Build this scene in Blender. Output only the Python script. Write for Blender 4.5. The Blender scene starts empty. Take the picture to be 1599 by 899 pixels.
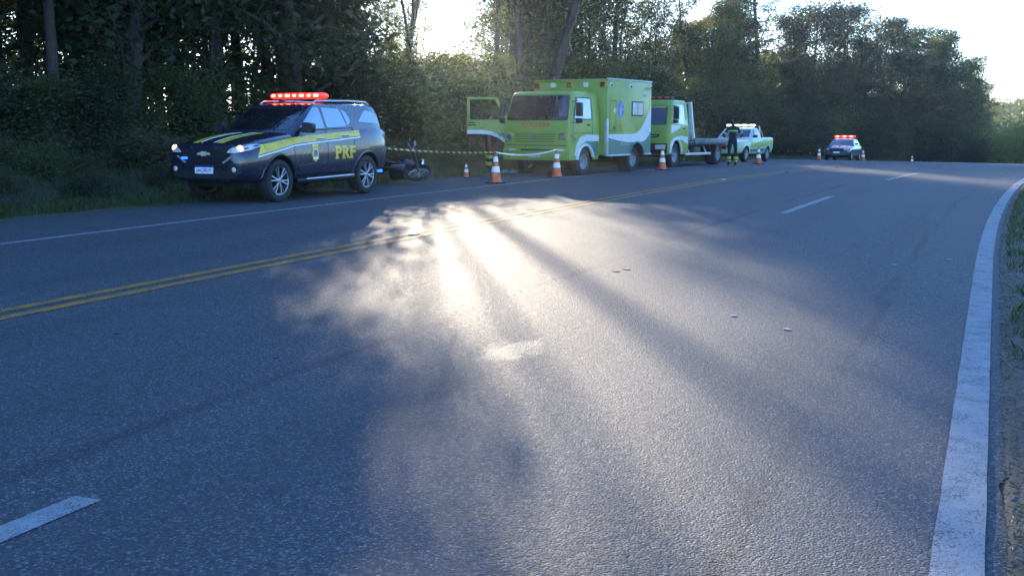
import bpy, bmesh, math, random
import numpy as np
from mathutils import Vector, Matrix
from mathutils.bvhtree import BVHTree
R = math.radians
random.seed(7)
rng = np.random.default_rng(11)
scene = bpy.context.scene
COL = scene.collection

# ------------------------------------------------------------------ camera, sky, sun, exposure
FPX, HY, HC = 1750.0, 191.86, 1.424            # focal length (px of a 1599 px wide frame), horizon row, eye height
PITCH = math.atan((449.5 - HY) / FPX)
cam_d = bpy.data.cameras.new('camera'); cam = bpy.data.objects.new('camera', cam_d); COL.objects.link(cam)
cam.location = (0, 0, HC); cam.rotation_euler = (R(90) - PITCH, 0, 0)
cam_d.sensor_fit = 'HORIZONTAL'; cam_d.sensor_width = 36; cam_d.lens = 36 * FPX / 1599
cam_d.clip_start = 0.1; cam_d.clip_end = 4000
scene.camera = cam

SUN_AZ, SUN_EL = R(-6.0), R(11.5)              # azimuth from +Y towards +X
world = bpy.data.worlds.new('World'); scene.world = world; world.use_nodes = True
wn = world.node_tree
sky = wn.nodes.new('ShaderNodeTexSky'); sky.sky_type = 'NISHITA'; sky.sun_disc = False
sky.sun_elevation = SUN_EL; sky.sun_rotation = SUN_AZ; sky.air_density = 1.0; sky.dust_density = .2; sky.ozone_density = 4.0
bg = wn.nodes['Background']; bg.inputs['Strength'].default_value = 0.13
tint = wn.nodes.new('ShaderNodeMixRGB'); tint.blend_type = 'MULTIPLY'; tint.inputs[0].default_value = 1; tint.inputs[2].default_value = (.84, .96, 1.20, 1)   # cool, even tint of the whole sky
wn.links.new(sky.outputs['Color'], tint.inputs[1]); wn.links.new(tint.outputs[0], bg.inputs['Color'])
sun_d = bpy.data.lights.new('sun', 'SUN'); sun_d.energy = 2.4; sun_d.angle = R(0.55); sun_d.color = (1, .86, .66)
sun = bpy.data.objects.new('sun', sun_d); COL.objects.link(sun)
SUN_DIR = Vector((math.sin(SUN_AZ) * math.cos(SUN_EL), math.cos(SUN_AZ) * math.cos(SUN_EL), math.sin(SUN_EL)))
sun.rotation_euler = SUN_DIR.to_track_quat('Z', 'Y').to_euler(); sun.location = (0, 0, 60)
scene.view_settings.view_transform = 'Standard'; scene.view_settings.look = 'None'
scene.view_settings.exposure = 2.45; scene.view_settings.gamma = 1
cy = scene.cycles
cy.use_denoising = True; cy.max_bounces = 4; cy.diffuse_bounces = 2; cy.glossy_bounces = 2; cy.transmission_bounces = 4
cy.transparent_max_bounces = 8; cy.sample_clamp_indirect = 6; cy.sample_clamp_direct = 0

# ------------------------------------------------------------------ materials
class NT:
    def __init__(s, name):
        s.m = bpy.data.materials.new(name); s.m.use_nodes = True; s.t = s.m.node_tree
        s.b = s.t.nodes['Principled BSDF']; s.out = s.t.nodes['Material Output']
    def n(s, typ, **kw):
        nd = s.t.nodes.new('ShaderNode' + typ)
        for k, v in kw.items():
            if k.startswith('i_'):
                key = k[2:]; key = int(key) if key.isdigit() else key.replace('_', ' ')
                s.set(nd.inputs[key], v)
            else: setattr(nd, k, v)
        return nd
    def set(s, sock, v):
        if hasattr(v, 'is_linked') or isinstance(v, bpy.types.NodeSocket): s.t.links.new(v, sock)
        else: sock.default_value = v
    def coord(s, kind='Object'): return s.n('TexCoord').outputs[kind]
    def mapping(s, vec, scale=(1, 1, 1), loc=(0, 0, 0)):
        m = s.n('Mapping'); s.set(m.inputs['Vector'], vec); m.inputs['Scale'].default_value = scale; m.inputs['Location'].default_value = loc
        return m.outputs[0]
    def noise(s, vec, scale, detail=3, rough=.55, dist=0):
        nd = s.n('TexNoise'); s.set(nd.inputs['Vector'], vec)
        nd.inputs['Scale'].default_value = scale; nd.inputs['Detail'].default_value = detail
        nd.inputs['Roughness'].default_value = rough; nd.inputs['Distortion'].default_value = dist
        return nd.outputs['Fac']
    def ramp(s, fac, stops, interp='LINEAR'):
        r = s.n('ValToRGB'); s.set(r.inputs[0], fac); cr = r.color_ramp; cr.interpolation = interp
        while len(cr.elements) < len(stops): cr.elements.new(.5)
        for e, (p, c) in zip(cr.elements, stops):
            e.position = p; e.color = c if isinstance(c, tuple) and len(c) == 4 else (tuple(c) + (1,) if isinstance(c, tuple) else (c, c, c, 1))
        return r.outputs[0]
    def mix(s, fac, a, b, mode='MIX'):
        m = s.n('MixRGB', blend_type=mode); s.set(m.inputs[0], fac)
        for i, v in ((1, a), (2, b)): s.set(m.inputs[i], v if not (isinstance(v, tuple) and len(v) == 3) else v + (1,))
        return m.outputs[0]
    def math(s, op, a, b=0.0, clamp=False):
        m = s.n('Math', operation=op, use_clamp=clamp); s.set(m.inputs[0], a); s.set(m.inputs[1], b); return m.outputs[0]
    def bump(s, h, strength=.3, dist=.01, normal=None):
        b = s.n('Bump'); s.set(b.inputs['Height'], h); b.inputs['Strength'].default_value = strength; b.inputs['Distance'].default_value = dist
        if normal is not None: s.set(b.inputs['Normal'], normal)
        return b.outputs[0]
    def p(s, **kw):
        for k, v in kw.items():
            s.set(s.b.inputs[k.replace('_', ' ')], v + (1,) if isinstance(v, tuple) and len(v) == 3 else v)
        return s.m

def plain(name, col, rough=.5, metal=0, coat=0, var=.12, scale=6, spec=.5, emit=None, es=0, bump=0):
    t = NT(name); c = t.coord()
    f = t.noise(c, scale, 4)
    dark = tuple(x * (1 - var * 1.6) for x in col); lite = tuple(min(1, x * (1 + var)) for x in col)
    t.p(Base_Color=t.ramp(f, [(.3, dark), (.7, lite)]), Roughness=rough, Metallic=metal, Coat_Weight=coat, Specular_IOR_Level=spec)
    t.set(t.b.inputs['Roughness'], t.math('ADD', t.math('MULTIPLY', t.noise(c, scale * 3, 3), .25), rough - .12, True))
    if emit: t.p(Emission_Color=emit, Emission_Strength=es)
    if bump: t.p(Normal=t.bump(t.noise(c, scale * 12, 3), bump, .004))
    return t.m

def m_paint(name, col, dirt=(.10, .09, .075), amount=.35, rough=.22, coat=.9):
    """car paint: glossy coat, road dust gathering with a noise of its own"""
    t = NT(name); c = t.coord()
    big = t.noise(c, 1.7, 5, .6); fine = t.noise(c, 30, 3)
    d = t.math('MULTIPLY', t.ramp(big, [(.38, 0.0), (.75, 1.0)]), amount)
    col2 = t.mix(d, col, dirt)
    t.p(Base_Color=col2, Coat_Weight=coat, Coat_Roughness=t.math('ADD', t.math('MULTIPLY', d, .35), .04 + .15 * (1 - coat)), Specular_IOR_Level=.3 + .2 * coat)
    t.p(Roughness=t.math('ADD', t.math('MULTIPLY', fine, .12), rough))
    return t.m

M = {}
def build_materials():
    M['navy'] = m_paint('navy_paint', (.006, .009, .024), amount=.10)
    M['lime'] = m_paint('lime_paint', (.205, .315, .04), dirt=(.16, .2, .05), amount=.35, rough=.42, coat=.22)
    M['teal'] = m_paint('teal_paint', (.012, .13, .11), dirt=(.05, .10, .09), amount=.25, rough=.4, coat=.22)
    M['greenwhite'] = m_paint('white_paint', (.56, .62, .60), dirt=(.34, .36, .33), amount=.4, rough=.4, coat=.25)
    M['palegreen'] = m_paint('pale_green_paint', (.36, .50, .27), dirt=(.25, .30, .2), amount=.3, rough=.35, coat=.4)
    M['navysky'] = m_paint('sky_lightened_navy_paint', (.045, .055, .085), amount=.2)  # navy lightened in its colour to stand in for reflected sky
    M['yellow'] = plain('yellow_vinyl', (.72, .50, .02), .35, coat=.4)
    M['white'] = plain('white_vinyl', (.78, .78, .78), .35, coat=.3)
    M['silver'] = plain('silver_metal', (.55, .57, .58), .35, metal=.8)
    M['alloy'] = plain('alloy_wheel', (.30, .31, .33), .32, metal=.85)
    M['chrome'] = plain('chrome', (.8, .8, .82), .1, metal=1)
    M['emblem'] = plain('pale_emblem', (.55, .50, .38), .3, metal=.2)
    M['greylens'] = plain('grey_lens', (.16, .18, .20), .12, metal=.4, coat=.6)
    M['black'] = plain('black_plastic', (.012, .012, .014), .5, var=.3)
    M['rubber'] = plain('tyre_rubber', (.018, .018, .019), .85, var=.35, scale=14, bump=.3)
    M['under'] = plain('dark_underside', (.006, .006, .007), .9)
    M['grille'] = plain('dark_grille', (.008, .008, .010), .35)
    M['steelwheel'] = plain('grey_wheel', (.35, .36, .38), .45, metal=.6)
    M['maroon'] = plain('maroon_cloth', (.10, .018, .02), .85, bump=.3)
    M['navycloth'] = plain('navy_cloth', (.010, .012, .022), .9, bump=.3)
    M['hivis'] = plain('hi_vis_band', (.30, .46, .06), .5, emit=(.45, .75, .05, 1), es=0.0)
    M['skin'] = plain('skin', (.38, .22, .15), .6)
    M['hair'] = plain('dark_hair', (.012, .010, .009), .7)
    M['boot'] = plain('black_boot', (.012, .012, .012), .5)
    M['orange'] = plain('cone_orange', (.62, .10, .025), .55, var=.25, scale=9)
    M['coneband'] = plain('cone_reflective_band', (.78, .78, .76), .4, var=.15)
    M['conebase'] = plain('cone_black_base', (.02, .02, .02), .8, var=.3)
    M['teallens'] = plain('red_lens', (.22, .01, .01), .2, coat=.5)
    M['clearlens'] = plain('clear_lens', (.55, .55, .55), .15, coat=.6)
    M['redglow'] = plain('lit_red_bar', (.5, .01, .01), .3, emit=(1, .015, .01, 1), es=.9)
    M['redhot'] = plain('lit_red_led', (.9, .3, .2), .3, emit=(1, .22, .10, 1), es=3.2)
    M['whitehot'] = plain('lit_white_lamp', (.9, .9, .9), .3, emit=(1, .95, .85, 1), es=2.5)
    M['headhot'] = plain('lit_head_lamp', (.9, .8, .6), .2, emit=(1, .80, .52, 1), es=3)
    M['bluehot'] = plain('lit_blue_lamp', (.02, .05, .9), .2, emit=(.01, .07, 1, 1), es=1.3)
    M['bluelens'] = plain('blue_plate', (.01, .03, .25), .4)
    M['starblue'] = plain('star_blue', (.03, .09, .45), .4)
    M['redtext'] = plain('red_vinyl', (.55, .04, .02), .45)
    M['greytext'] = plain('grey_vinyl', (.30, .40, .40), .45)
    M['darktext'] = plain('dark_green_vinyl', (.01, .06, .05), .45)
    M['aluminium'] = plain('aluminium_edge', (.42, .45, .46), .45, metal=.5)
    M['bed'] = plain('grey_blue_bed', (.10, .15, .18), .5, metal=.3, var=.3)
    M['studbody'] = plain('road_stud', (.55, .40, .16), .4)
    M['studdark'] = plain('dark_road_stud', (.05, .045, .04), .5)
    M['paper'] = plain('pale_scrap', (.24, .235, .22), .8)
    # glass: dark tinted, mirror-like
    t = NT('tinted_glass'); c = t.coord()
    t.p(Base_Color=(.008, .010, .013), Roughness=.03, Specular_IOR_Level=.9, Coat_Weight=.5, Coat_Roughness=.02)
    t.p(Normal=t.bump(t.noise(c, 3.0, 2), .04, .01)); M['glass'] = t.m
    t = NT('sky_lightened_glass'); c = t.coord()  # pale metallic base stands in for bright sky reflection on side panes
    t.p(Base_Color=(.30, .36, .42), Metallic=.55, Roughness=.05, Normal=t.bump(t.noise(c, 2.0, 2), .05, .01)); M['skypane'] = t.m
    t = NT('clear_glass')
    t.p(Base_Color=(.75, .82, .82), Roughness=.02, Transmission_Weight=1.0, IOR=1.02, Specular_IOR_Level=.9); M['clear'] = t.m
    # barrier tape: slanted black / yellow print
    t = NT('striped_tape'); uv = t.coord('UV')
    w = t.n('TexWave', wave_type='BANDS', bands_direction='DIAGONAL', wave_profile='SIN'); t.set(w.inputs['Vector'], uv); w.inputs['Scale'].default_value = 1.6
    t.p(Base_Color=t.ramp(w.outputs['Fac'], [(.48, (.02, .02, .02)), (.52, (.42, .34, .06))]), Roughness=.4); M['tape'] = t.m
    M['tapewhite'] = plain('plain_tape', (.7, .68, .5), .4)
    # bark
    t = NT('bark'); c = t.coord()
    f = t.noise(t.mapping(c, (9, 9, 1.6)), 3, 5, .65)
    t.p(Base_Color=t.ramp(f, [(.25, (.018, .014, .011)), (.75, (.085, .068, .052))]), Roughness=.95, Normal=t.bump(f, .8, .03)); M['bark'] = t.m
    # leaves
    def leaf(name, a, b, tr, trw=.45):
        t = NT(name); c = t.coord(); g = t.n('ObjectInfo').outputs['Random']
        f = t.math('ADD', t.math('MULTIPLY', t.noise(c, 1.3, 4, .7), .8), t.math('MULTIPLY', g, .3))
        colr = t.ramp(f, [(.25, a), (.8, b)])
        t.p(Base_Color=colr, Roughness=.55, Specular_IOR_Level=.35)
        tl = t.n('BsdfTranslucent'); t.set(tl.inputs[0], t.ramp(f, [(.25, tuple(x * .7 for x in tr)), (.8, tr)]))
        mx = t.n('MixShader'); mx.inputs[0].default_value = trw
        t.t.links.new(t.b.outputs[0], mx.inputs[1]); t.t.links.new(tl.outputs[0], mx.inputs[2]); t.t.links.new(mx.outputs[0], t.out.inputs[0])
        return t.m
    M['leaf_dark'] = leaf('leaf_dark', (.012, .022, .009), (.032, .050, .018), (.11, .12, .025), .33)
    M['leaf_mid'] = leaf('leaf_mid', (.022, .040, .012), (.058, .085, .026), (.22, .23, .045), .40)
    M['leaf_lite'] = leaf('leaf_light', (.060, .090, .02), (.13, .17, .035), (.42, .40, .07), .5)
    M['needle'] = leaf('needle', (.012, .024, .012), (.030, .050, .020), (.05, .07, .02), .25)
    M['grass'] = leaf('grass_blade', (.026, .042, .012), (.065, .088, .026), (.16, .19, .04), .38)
    M['weed'] = leaf('dry_weed', (.035, .040, .018), (.10, .095, .045), (.16, .15, .05), .35)
    # soil under the woods and the verge
    t = NT('soil'); c = t.coord()
    f = t.noise(c, .9, 6, .65); f2 = t.noise(c, 14, 4)
    colr = t.mix(t.ramp(f, [(.35, 0.0), (.65, 1.0)]), t.ramp(f2, [(.3, (.030, .027, .018)), (.7, (.075, .062, .042))]), t.ramp(f2, [(.3, (.020, .032, .012)), (.7, (.05, .065, .024))]))
    t.p(Base_Color=colr, Roughness=.95, Normal=t.bump(f2, .7, .04)); M['soil'] = t.m
    t = NT('verge_dirt'); c = t.coord()
    f = t.noise(c, 5, 6, .7); f2 = t.noise(c, 70, 4, .7)
    t.p(Base_Color=t.ramp(t.math('ADD', t.math('MULTIPLY', f, .6), t.math('MULTIPLY', f2, .4)), [(.3, (.05, .043, .034)), (.55, (.15, .125, .095)), (.75, (.27, .23, .18))]),
        Roughness=.95, Normal=t.bump(t.math('ADD', f2, t.math('MULTIPLY', f, .7)), .9, .02)); M['dirt'] = t.m
    # asphalt (UV = metres along / across the road)
    def asphalt(name, paint=None, wear=.35):
        t = NT(name); uv = t.coord('UV'); ob = t.coord('Object')
        v = t.n('TexVoronoi', feature='F1'); t.set(v.inputs['Vector'], ob); v.inputs['Scale'].default_value = 110
        v2 = t.n('TexVoronoi', feature='F1'); t.set(v2.inputs['Vector'], ob); v2.inputs['Scale'].default_value = 62
        fine = t.noise(ob, 160, 3, .7); med = t.noise(ob, 22, 4, .65); big = t.noise(t.mapping(uv, (.22, .9, 1)), 1, 5, .6)
        cellc = t.n('SeparateColor'); t.t.links.new(v.outputs['Color'], cellc.inputs[0])
        stone = t.ramp(cellc.outputs[0], [(0.0, (.022, .023, .025)), (.55, (.068, .069, .072)), (.85, (.135, .133, .13)), (1.0, (.34, .33, .31))])
        colr = t.mix(.42, stone, t.ramp(med, [(.3, (.056, .057, .060)), (.7, (.10, .10, .102))]))
        colr = t.mix(t.ramp(big, [(.35, .0), (.7, .35)]), colr, (.085, .085, .086), 'MIX')
        # dark sealed joints, tyre marks along the lanes
        sep = t.n('SeparateXYZ'); t.t.links.new(uv, sep.inputs[0]); wob = t.math('MULTIPLY', t.math('SUBTRACT', t.noise(t.mapping(uv, (.5, 3, 1)), 1, 4), .5), .35)
        oo = t.math('ADD', sep.outputs[1], wob)
        for centre, width, amt in ((-3.62, .05, .6), (-2.7, .25, .2), (-1.05, .28, .2), (-4.3, .3, .2), (-5.9, .3, .2), (-7.9, .3, .2), (-9.7, .3, .2), (-.75, .03, .5)):
            d = t.math('ABSOLUTE', t.math('SUBTRACT', oo, centre))
            k = t.math('MULTIPLY', t.ramp(t.math('DIVIDE', d, width * 2), [(0.0, 1.0), (.5, .55), (1.0, 0.0)]), t.math('MULTIPLY', t.ramp(t.noise(t.mapping(uv, (.3, 1.1, 1), (centre * 7, 3, 0)), 1, 4), [(.35, .1), (.62, 1.0)]), amt))
            colr = t.mix(k, colr, (.026, .026, .028))
        # hair cracks
        vc = t.n('TexVoronoi', feature='DISTANCE_TO_EDGE'); t.set(vc.inputs['Vector'], t.mix(.12, t.mapping(uv, (.55, .8, 1)), t.n('TexNoise', i_Vector=uv, i_Scale=1.4).outputs['Color'])); vc.inputs['Scale'].default_value = 1.0
        ck = t.math('MULTIPLY', t.ramp(vc.outputs['Distance'], [(0.0, 1.0), (.007, 0.0)]), t.ramp(t.noise(t.mapping(uv, (.16, .3, 1), (3, 1, 0)), 1, 3), [(.52, 0.0), (.64, .4)]))
        colr = t.mix(ck, colr, (.018, .018, .019))
        # pale scuffs
        sc = t.ramp(t.noise(t.mapping(uv, (1.3, 2.6, 1), (5, 9, 0)), 1.6, 6, .72), [(.68, 0.0), (.76, .55)])
        colr = t.mix(t.math('MULTIPLY', sc, t.ramp(fine, [(.4, .2), (.6, 1.0)])), colr, (.21, .195, .17))
        # ragged paler, smoother patch beside the lane line
        dx = t.math('DIVIDE', t.math('SUBTRACT', sep.outputs[0], PALE_POS[0]), .55); dy = t.math('DIVIDE', t.math('SUBTRACT', sep.outputs[1], PALE_POS[1]), .26)
        rr = t.math('SQRT', t.math('ADD', t.math('MULTIPLY', dx, dx), t.math('MULTIPLY', dy, dy)))
        paleness = t.ramp(t.math('ADD', rr, t.math('MULTIPLY', t.math('SUBTRACT', t.noise(t.mapping(uv, (4, 9, 1)), 1, 5, .75), .5), 2.4)), [(.35, 1.0), (.75, 0.0)])
        colr = t.mix(t.math('MULTIPLY', paleness, .10), colr, (.26, .25, .23))
        h = t.math('ADD', t.math('ADD', t.math('MULTIPLY', v.outputs['Distance'], -.75), t.math('MULTIPLY', v2.outputs['Distance'], -.35)), t.math('ADD', t.math('MULTIPLY', fine, .35), t.math('MULTIPLY', med, .12)))
        rough = t.ramp(med, [(.3, .63), (.7, .80)])
        rough = t.mix(t.math('MULTIPLY', paleness, .6), rough, (.54, .54, .54))
        bstr = .7
        if paint:
            wm = t.math('ADD', t.math('MULTIPLY', t.noise(ob, 5, 5, .7), .38), t.math('MULTIPLY', t.noise(ob, 90, 3, .75), .62))
            edge = t.ramp(wm, [(wear - .04, 1.0), (wear + .05, 0.0)])
            pc = t.mix(t.ramp(t.noise(ob, 9, 5), [(.3, 0.0), (.75, .5)]), paint, tuple(x * .55 for x in paint))
            colr = t.mix(edge, pc, colr); bstr = .38
        t.p(Base_Color=colr, Roughness=rough, Specular_IOR_Level=.075, Normal=t.bump(h, bstr, .009))
        return t.m
    M['asphalt'] = asphalt('asphalt')
    M['linewhite'] = asphalt('white_road_paint', (.28, .285, .285), .445)
    M['lineyellow'] = asphalt('yellow_road_paint', (.46, .22, .03), .475)
    M['lineworn'] = asphalt('worn_yellow_road_paint', (.26, .18, .06), .52)

# ------------------------------------------------------------------ road geometry: (s along, o across) to world
AZ0, KC, S1 = R(23.155), R(.22031), 11.5
OL, OY, OD, ORR = -10.79, -6.786, -3.119, -.035          # white edge, yellow pair, dashes, right edge line
S0, G, GL = 25.0, .0009, 60.0
RAD = 1 / KC
D0 = Vector((math.sin(AZ0), math.cos(AZ0))); N0 = Vector((math.cos(AZ0), -math.sin(AZ0)))
P1 = D0 * S1; CEN = P1 + N0 * RAD
def zroad(s):
    a = s - S0
    if a <= 0: return 0.0
    if a <= GL: return -.5 * G * a * a
    b = a - GL; z = -.5 * G * GL * GL; sl = G * GL
    L2 = 60.0
    if b < L2: return z - sl * b + .5 * sl / L2 * b * b
    return z - .5 * sl * L2
def xy(s, o):
    if s <= S1: p = D0 * s + N0 * o; return p.x, p.y
    th = (s - S1) / RAD
    h = AZ0 + th; n = Vector((math.cos(h), -math.sin(h)))
    p = CEN - n * (RAD - o)
    return p.x, p.y
def so(x, y):
    p = Vector((x, y)); s = p.dot(D0)
    if s <= S1: return s, p.dot(N0)
    d = p - CEN; r = d.length
    ang = math.atan2(-d.y, d.x)        # direction of -n
    v = -d / r; h = math.atan2(-v.y, v.x)
    return S1 + (h - AZ0) * RAD, RAD - r
def hn(x, y):                          # smooth lumpy noise
    return .5 * math.sin(x * .61 + 1.3) * math.cos(y * .47 - .4) + .3 * math.sin(x * 1.37 - y * .9) + .2 * math.sin(x * .23 + y * 1.9 + 2)
O_EDGE = -13.25                        # left edge of the paved shoulder
O_RIGHT = .14
def wide(s):
    t = min(1, max(0, (s - 50) / 10)); return 5.0 * t * t * (3 - 2 * t)
def edge_l(s): return O_EDGE - wide(s) + .10 * math.sin(s * .7) + .05 * math.sin(s * 2.3)
def zland(s, o):
    z = zroad(s)
    x, y = xy(s, o)
    oe = O_EDGE - wide(s)
    if o < oe - .15:
        d = oe - .15 - o
        t = min(1, max(0, (d - .8) / 5.0)); t = t * t * (3 - 2 * t)
        near = min(1, max(0, (75 - s) / 30))
        hb = (.75 + .45 * near)
        return z + .01 + t * hb + min(1, d / 3) * .13 * hn(x, y) + max(0, d - 8) * .012
    if o > O_RIGHT + .05:
        d = o - O_RIGHT
        t = min(1, d / 1.5)
        return z - .03 + .10 * t + .05 * t * hn(x * 2, y * 2) - max(0, d - 2) * .02
    return z - .06
def zsurf(x, y):
    s, o = so(x, y)
    if O_EDGE - wide(s) <= o <= O_RIGHT: return zroad(s)
    return zland(s, o)
CP, SP = math.cos(PITCH), math.sin(PITCH)
def pix(u, v, zofs=0.0):
    """first point of the ground under a photo pixel"""
    a = (u - 799.5) / FPX; b = (v - 449.5) / FPX
    d = Vector((a, CP - b * SP, -SP - b * CP)); d.normalize(); t = 1.0
    while t < 160:
        p = Vector((0, 0, HC)) + d * t
        if p.z < zsurf(p.x, p.y) + zofs: break
        t += .02
    return Vector((p.x, p.y, zsurf(p.x, p.y)))
def at_depth(u, y):
    """ground point under photo column u at forward distance y"""
    x = (u - 799.5) / FPX * y * CP
    return Vector((x, y, zsurf(x, y)))
_w = pix(800, 548); PALE_POS = so(_w.x, _w.y)
build_materials()

# ------------------------------------------------------------------ object helpers
def tag(o, label=None, cat=None, group=None, kind=None):
    if label: o['label'] = label
    if cat: o['category'] = cat
    if group: o['group'] = group
    if kind: o['kind'] = kind
    return o
def empty(name, loc=(0, 0, 0), rot=None, parent=None):
    o = bpy.data.objects.new(name, None); COL.objects.link(o); o.location = loc; o.empty_display_size = .2
    if rot is not None: o.rotation_euler = rot
    if parent: o.parent = parent
    return o
def smooth_by_angle(me, ang=38):
    n = len(me.polygons)
    if not n: return
    me.polygons.foreach_set('use_smooth', [True] * n)
    bm = bmesh.new(); bm.from_mesh(me); ca = R(ang)
    for e in bm.edges:
        e.smooth = not (len(e.link_faces) == 2 and e.calc_face_angle(0) > ca)
    bm.to_mesh(me); bm.free()
def mesh_obj(name, me, mats, parent=None, smooth=38):
    if not isinstance(mats, (list, tuple)): mats = [mats]
    for m in mats: me.materials.append(m)
    if smooth: smooth_by_angle(me, smooth)
    o = bpy.data.objects.new(name, me); COL.objects.link(o)
    if parent: o.parent = parent
    return o

class MB:
    def __init__(s): s.v = []; s.f = []; s.mi = []; s.cur = 0
    def add(s, vs, fs):
        b = len(s.v); s.v += [tuple(p) for p in vs]
        for f in fs: s.f.append([i + b for i in f]); s.mi.append(s.cur)
        return s
    def box(s, c, d, rot=None, taper=(1, 1)):
        x, y, z = (k / 2 for k in d); tx, ty = taper
        vs = [(-x, -y, -z), (x, -y, -z), (x, y, -z), (-x, y, -z), (-x * tx, -y * ty, z), (x * tx, -y * ty, z), (x * tx, y * ty, z), (-x * tx, y * ty, z)]
        m = rot if rot is not None else Matrix.Identity(3)
        return s.add([m @ Vector(v) + Vector(c) for v in vs], [(0, 3, 2, 1), (4, 5, 6, 7), (0, 1, 5, 4), (1, 2, 6, 5), (2, 3, 7, 6), (3, 0, 4, 7)])
    def tube(s, pts, rad, n=8, cap=True):
        pts = [Vector(p) for p in pts]; rad = rad if isinstance(rad, (list, tuple)) else [rad] * len(pts)
        rings = []; prev = None
        for i, p in enumerate(pts):
            d = (pts[min(i + 1, len(pts) - 1)] - pts[max(i - 1, 0)]).normalized()
            if prev is None: a = d.orthogonal().normalized()
            else:
                a = prev - d * prev.dot(d)
                a = a.normalized() if a.length > 1e-6 else d.orthogonal().normalized()
            prev = a; b = d.cross(a)
            rings.append([p + (a * math.cos(2 * math.pi * k / n) + b * math.sin(2 * math.pi * k / n)) * rad[i] for k in range(n)])
        fs = []
        for i in range(len(pts) - 1):
            for k in range(n): fs.append((i * n + k, i * n + (k + 1) % n, (i + 1) * n + (k + 1) % n, (i + 1) * n + k))
        if cap: fs += [tuple(reversed(range(n))), tuple(range((len(pts) - 1) * n, len(pts) * n))]
        return s.add([p for r in rings for p in r], fs)
    def lathe(s, prof, n=24, axis='Z', c=(0, 0, 0), close=False):
        vs = []
        for r, h in prof:
            for k in range(n):
                a = 2 * math.pi * k / n; x, y = r * math.cos(a), r * math.sin(a)
                vs.append({'Z': (x, y, h), 'Y': (x, h, y), 'X': (h, x, y)}[axis])
        fs = []
        m = len(prof)
        for i in range(m if close else m - 1):
            j = (i + 1) % m
            for k in range(n): fs.append((i * n + k, i * n + (k + 1) % n, j * n + (k + 1) % n, j * n + k))
        if not close: fs += [tuple(range(n)), tuple(range((m - 1) * n, m * n))]
        return s.add([Vector(v) + Vector(c) for v in vs], fs)
    def prism(s, poly, fn, depth):
        """poly: 2D outline; fn(a,b,h) gives the 3D point at height h"""
        n = len(poly)
        vs = [fn(a, b, 0) for a, b in poly] + [fn(a, b, depth) for a, b in poly]
        fs = [tuple(range(n)), tuple(range(2 * n - 1, n - 1, -1))] + [(i, (i + 1) % n, n + (i + 1) % n, n + i) for i in range(n)]
        return s.add(vs, fs)
    def loft(s, rings, cap=True, closed=True):
        n = len(rings[0]); fs = []
        for i in range(len(rings) - 1):
            for k in range(n if closed else n - 1): fs.append((i * n + k, i * n + (k + 1) % n, (i + 1) * n + (k + 1) % n, (i + 1) * n + k))
        if cap: fs += [tuple(reversed(range(n))), tuple(range((len(rings) - 1) * n, len(rings) * n))]
        return s.add([p for r in rings for p in r], fs)
    def mesh(s, name, fix=True):
        me = bpy.data.meshes.new(name); me.from_pydata(s.v, [], s.f); me.update()
        if any(s.mi): me.polygons.foreach_set('material_index', s.mi)
        if fix:
            bm = bmesh.new(); bm.from_mesh(me); bmesh.ops.remove_doubles(bm, verts=bm.verts, dist=1e-5)
            bmesh.ops.recalc_face_normals(bm, faces=bm.faces); bm.to_mesh(me); bm.free()
        return me
    def build(s, name, mat, parent=None, smooth=38, bevel=0, seg=2):
        me = s.mesh(name)
        if bevel:
            bm = bmesh.new(); bm.from_mesh(me)
            es = [e for e in bm.edges if len(e.link_faces) == 2 and e.calc_face_angle(0) > R(30)]
            bmesh.ops.bevel(bm, geom=es, offset=bevel, segments=seg, affect='EDGES', profile=.5, clamp_overlap=True)
            bm.to_mesh(me); bm.free()
        return mesh_obj(name, me, mat, parent, smooth)

def roundpoly(pts, r, n=4):
    out = []; m = len(pts); rr = r if isinstance(r, (list, tuple)) else [r] * m
    for i in range(m):
        a, b, c = Vector(pts[i - 1]), Vector(pts[i]), Vector(pts[(i + 1) % m])
        u, w = (a - b), (c - b); q = min(rr[i], u.length * .45, w.length * .45)
        if q < 1e-4: out.append(tuple(b)); continue
        p0, p1 = b + u.normalized() * q, b + w.normalized() * q
        for k in range(n + 1):
            t = k / n; out.append(tuple(p0 * (1 - t) ** 2 + b * 2 * t * (1 - t) + p1 * t * t))
    return out

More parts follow.
